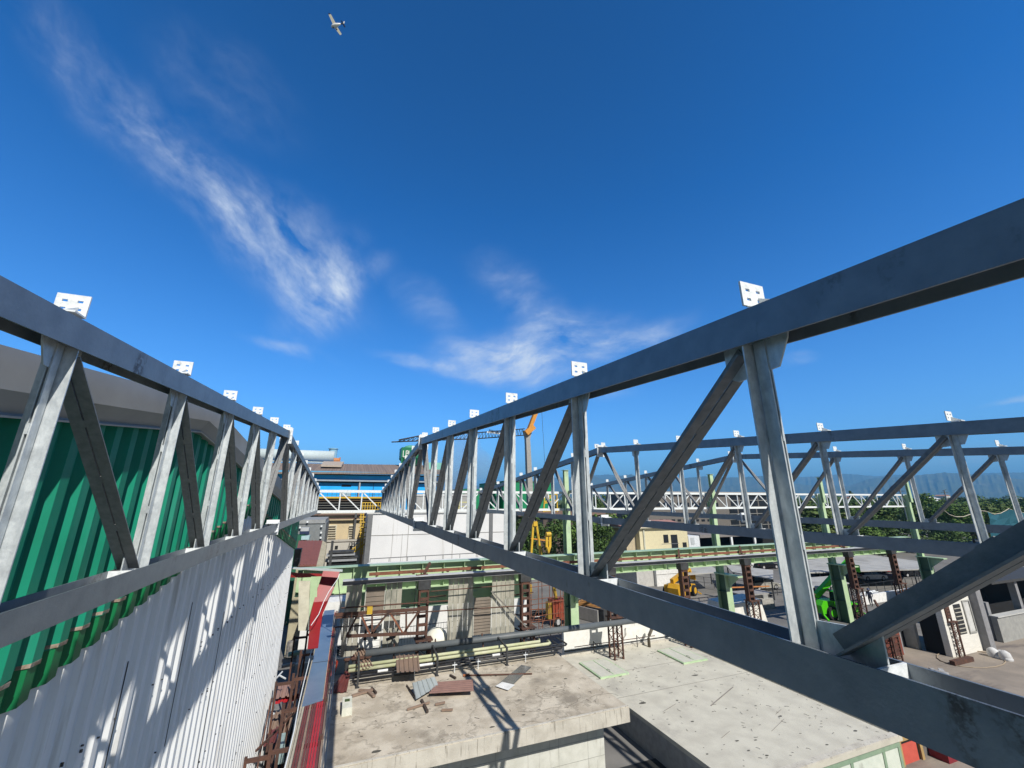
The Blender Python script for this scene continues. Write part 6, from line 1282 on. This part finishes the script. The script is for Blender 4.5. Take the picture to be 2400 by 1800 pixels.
belt([1880, 1915, 1965, 2005, 2060, 2105, 2210, 2290], 58, 1222, 9, W3, 'low trees behind the carports')
# far woodland and fields as one mass
r = random.Random(77); b = MB()
for i in range(5200):
    Y = 150 + 1300 * r.random() ** 1.6; X = Y * r.uniform(-.5, 3.2); h = r.uniform(3, 9) * (1 + Y / 1500) * r.uniform(.4, 1); s = r.uniform(3, 7) * (1 + Y / 600)
    if r.random() < .5: continue
    for k in range(3):
        p = Vector((X + r.uniform(-s, s), Y + r.uniform(-s, s), GZ + h * r.uniform(.3, 1))); u_ = Vector((r.gauss(0, 1), r.gauss(0, 1), r.gauss(0, .4))).normalized() * s * .6; v_ = Vector((r.gauss(0, .4), r.gauss(0, .4), 1)).normalized() * h * .4
        b.quad(p - u_, p - v_, p + u_, p + v_)
tag(b.build('far_woodland', leafB, None, fix=False), 'distant mass of trees and hedges on the plain below the hills', 'woodland', kind='stuff')
for i, (u, v, Y, w_, lb) in enumerate(((2180, 1166, 190, 9, 'small white house among the trees left of the grey pole'), (2216, 1176, 150, 10, 'low white roofed building below the grey pole'), (2392, 1168, 170, 12, 'white building near the right edge among the trees'), (1985, 1164, 200, 9, 'pale house seen through the white girder'), (2320, 1180, 210, 8, 'tiny cream house above the teal net'), (2208, 1160, 260, 9, 'pale flat building farthest out on the plain'))):
    p = at(u, v, 'y', Y); h = p.z - GZ; T = thing('distant_house', lb, 'house', (p.x, Y, GZ), .3 * i, 'houses on the plain')
    MB().box(-w_ / 2, w_ / 2, -4, 4, 0, h - 1.2).build('wall', galv_white, T); MB().prism([(-4.6, h - 1.2), (0, h + .2), (4.6, h - 1.2)], 'x', -w_ / 2 - .4, w_ / 2 + .4).build('roof', mat('far_roof', (.35, .2, .15)) if i % 2 else mat('far_white_roof', (.7, .7, .7)), T)
# hills
def hills(name, pts, D, base_d, m, seed):
    r = random.Random(seed); b = MB(); rows = []
    P_ = []
    for (u0, v0), (u1, v1) in zip(pts, pts[1:]):
        n = max(2, int((u1 - u0) / 6))
        for k in range(n): t = k / n; P_.append((u0 + (u1 - u0) * t, v0 + (v1 - v0) * t + r.uniform(-.7, .7)))
    P_.append(pts[-1])
    for f in (1, .8, .55, .3, 0):
        row = []
        for (u, v) in P_:
            d = FW + RT * ((u - 1200) / FPX) - UP * ((v - 900) / FPX); d2 = Vector((d.x, d.y, 0)); s = D / d2.length; top_ = d * s
            back = (1 - f) * base_d; q = Vector((d.x, d.y, 0)).normalized(); wob = r.uniform(-.05, .05) * (f not in (1, 0))
            row.append((top_.x - q.x * back, top_.y - q.y * back, GZ + (top_.z - GZ) * (f + wob) - (20 if f == 0 else 0)))
        rows.append(row)
    for ra, rb in zip(rows, rows[1:]):
        for i in range(len(ra) - 1): b.quad(ra[i], rb[i], rb[i + 1], ra[i + 1])
    o = b.build(name, m, None, fix=False, smooth=True); o['kind'] = 'structure'; return o
hm = mat('forest_hills', (.05, .07, .035), (.08, .09, .05), rough=1, scale=.004, stain=(.11, .11, .07), stain_scale=.002, stain_rng=(.55, .65))
hills('hills', [(1000, 1150), (1150, 1140), (1260, 1140), (1297, 1134), (1324, 1123), (1360, 1118), (1388, 1115), (1419, 1125), (1448, 1115), (1480, 1112), (1520, 1122), (1570, 1120), (1593, 1121), (1620, 1119), (1663, 1115), (1690, 1119), (1740, 1119), (1765, 1117), (1791, 1115), (1830, 1125), (1867, 1133), (1894, 1137), (1939, 1137), (1984, 1139), (2000, 1136), (2027, 1125), (2060, 1119), (2108, 1118), (2159, 1113), (2213, 1107), (2262, 1111), (2307, 1114), (2334, 1111), (2362, 1119), (2400, 1124), (2500, 1118), (2650, 1130)], 7000, 2000, hm, 3)
hills('far_hills', [(1100, 1140), (1300, 1120), (1420, 1112), (1600, 1124), (1800, 1124), (1867, 1118), (1910, 1117), (1957, 1113), (1984, 1110), (2050, 1116), (2110, 1112), (2200, 1116), (2330, 1108), (2400, 1107), (2550, 1115)], 9800, 2000, hm, 8)
# ------------------------------------------------------------------ small aeroplane
AP = at(789, 57, 'y', 110); d_ = AP.normalized(); T = thing('small_aeroplane', 'small low-wing propeller aeroplane high in the sky at the upper left', 'aeroplane', tuple(AP)); sc_m = AP.length / FPX * 1.0
def V_(u, v, dz=0.0):
    k = AP.dot(FW) / FPX; return (RT * (u - 789) - UP * (v - 57)) * k - d_ * dz
cream_p = mat('plane_cream', (.55, .52, .40), (.48, .46, .38), rough=.4); navy_p = mat('plane_navy', (.01, .012, .03), rough=.4); white_p = mat('plane_white', (.8, .8, .8), rough=.35)
MB().tube([V_(777, 63), V_(780, 62), V_(787, 59.5, .2), V_(793, 57.5, .1), V_(799, 56)], [.3, .52, .62, .42, .2], 10).build('fuselage', white_p, T, smooth=True)
MB().tube([V_(797, 56.3), V_(807, 55)], [.24, .08], 8).build('tail_boom', navy_p, T, smooth=True)
def wing(a, b_, c, d, m, nm, t=.12): P_ = [V_(*x) for x in (a, b_, c, d)]; n = d_ * t; MB().hexa([p for p in P_] + [p - n for p in P_]).build(nm, m, T)
wing((780, 57), (786.5, 53.5), (775.5, 33), (770, 34), cream_p, 'wing'); wing((784.5, 66), (791.5, 64), (801, 80), (797, 82.5), cream_p, 'wing')
wing((770, 34), (775.5, 33), (772.5, 30.5), (769.5, 31), navy_p, 'wing_tip')
wing((798.5, 48), (801, 47.8), (810, 63), (807, 64.5), navy_p, 'tailplane'); wing((804, 54), (807, 55.5), (808, 50), (805.5, 49.5), white_p, 'fin')
MB().bar(V_(776.5, 60), V_(778, 67), .12, .05).build('propeller', navy_p, T)
MB().bar(V_(789, 55.5, .55), V_(784, 61, .55), .3, .2).build('white_stripe', white_p, T)
for (u, v) in ((781, 65), (789, 69)): MB().tube([V_(u - .8, v - .4, .6), V_(u + .8, v + .4, .6)], .22, 8).build('wheel', navy_p, T)
# ------------------------------------------------------------------ air
hz = bpy.data.materials.new('haze'); hz.use_nodes = True; t_ = hz.node_tree; t_.nodes.clear(); ou = t_.nodes.new('ShaderNodeOutputMaterial'); vp = t_.nodes.new('ShaderNodeVolumePrincipled')
vp.inputs['Density'].default_value = 1.55e-4; vp.inputs['Color'].default_value = (.20, .56, 1, 1); t_.links.new(vp.outputs[0], ou.inputs['Volume'])
o = MB().box(-26000, 26000, -3100, 31000, GZ - 1.2 - 30, 700).build('haze', hz); o['kind'] = 'stuff'; o['label'] = 'pale blue air over the plain fading the distant hills'; o['category'] = 'haze'
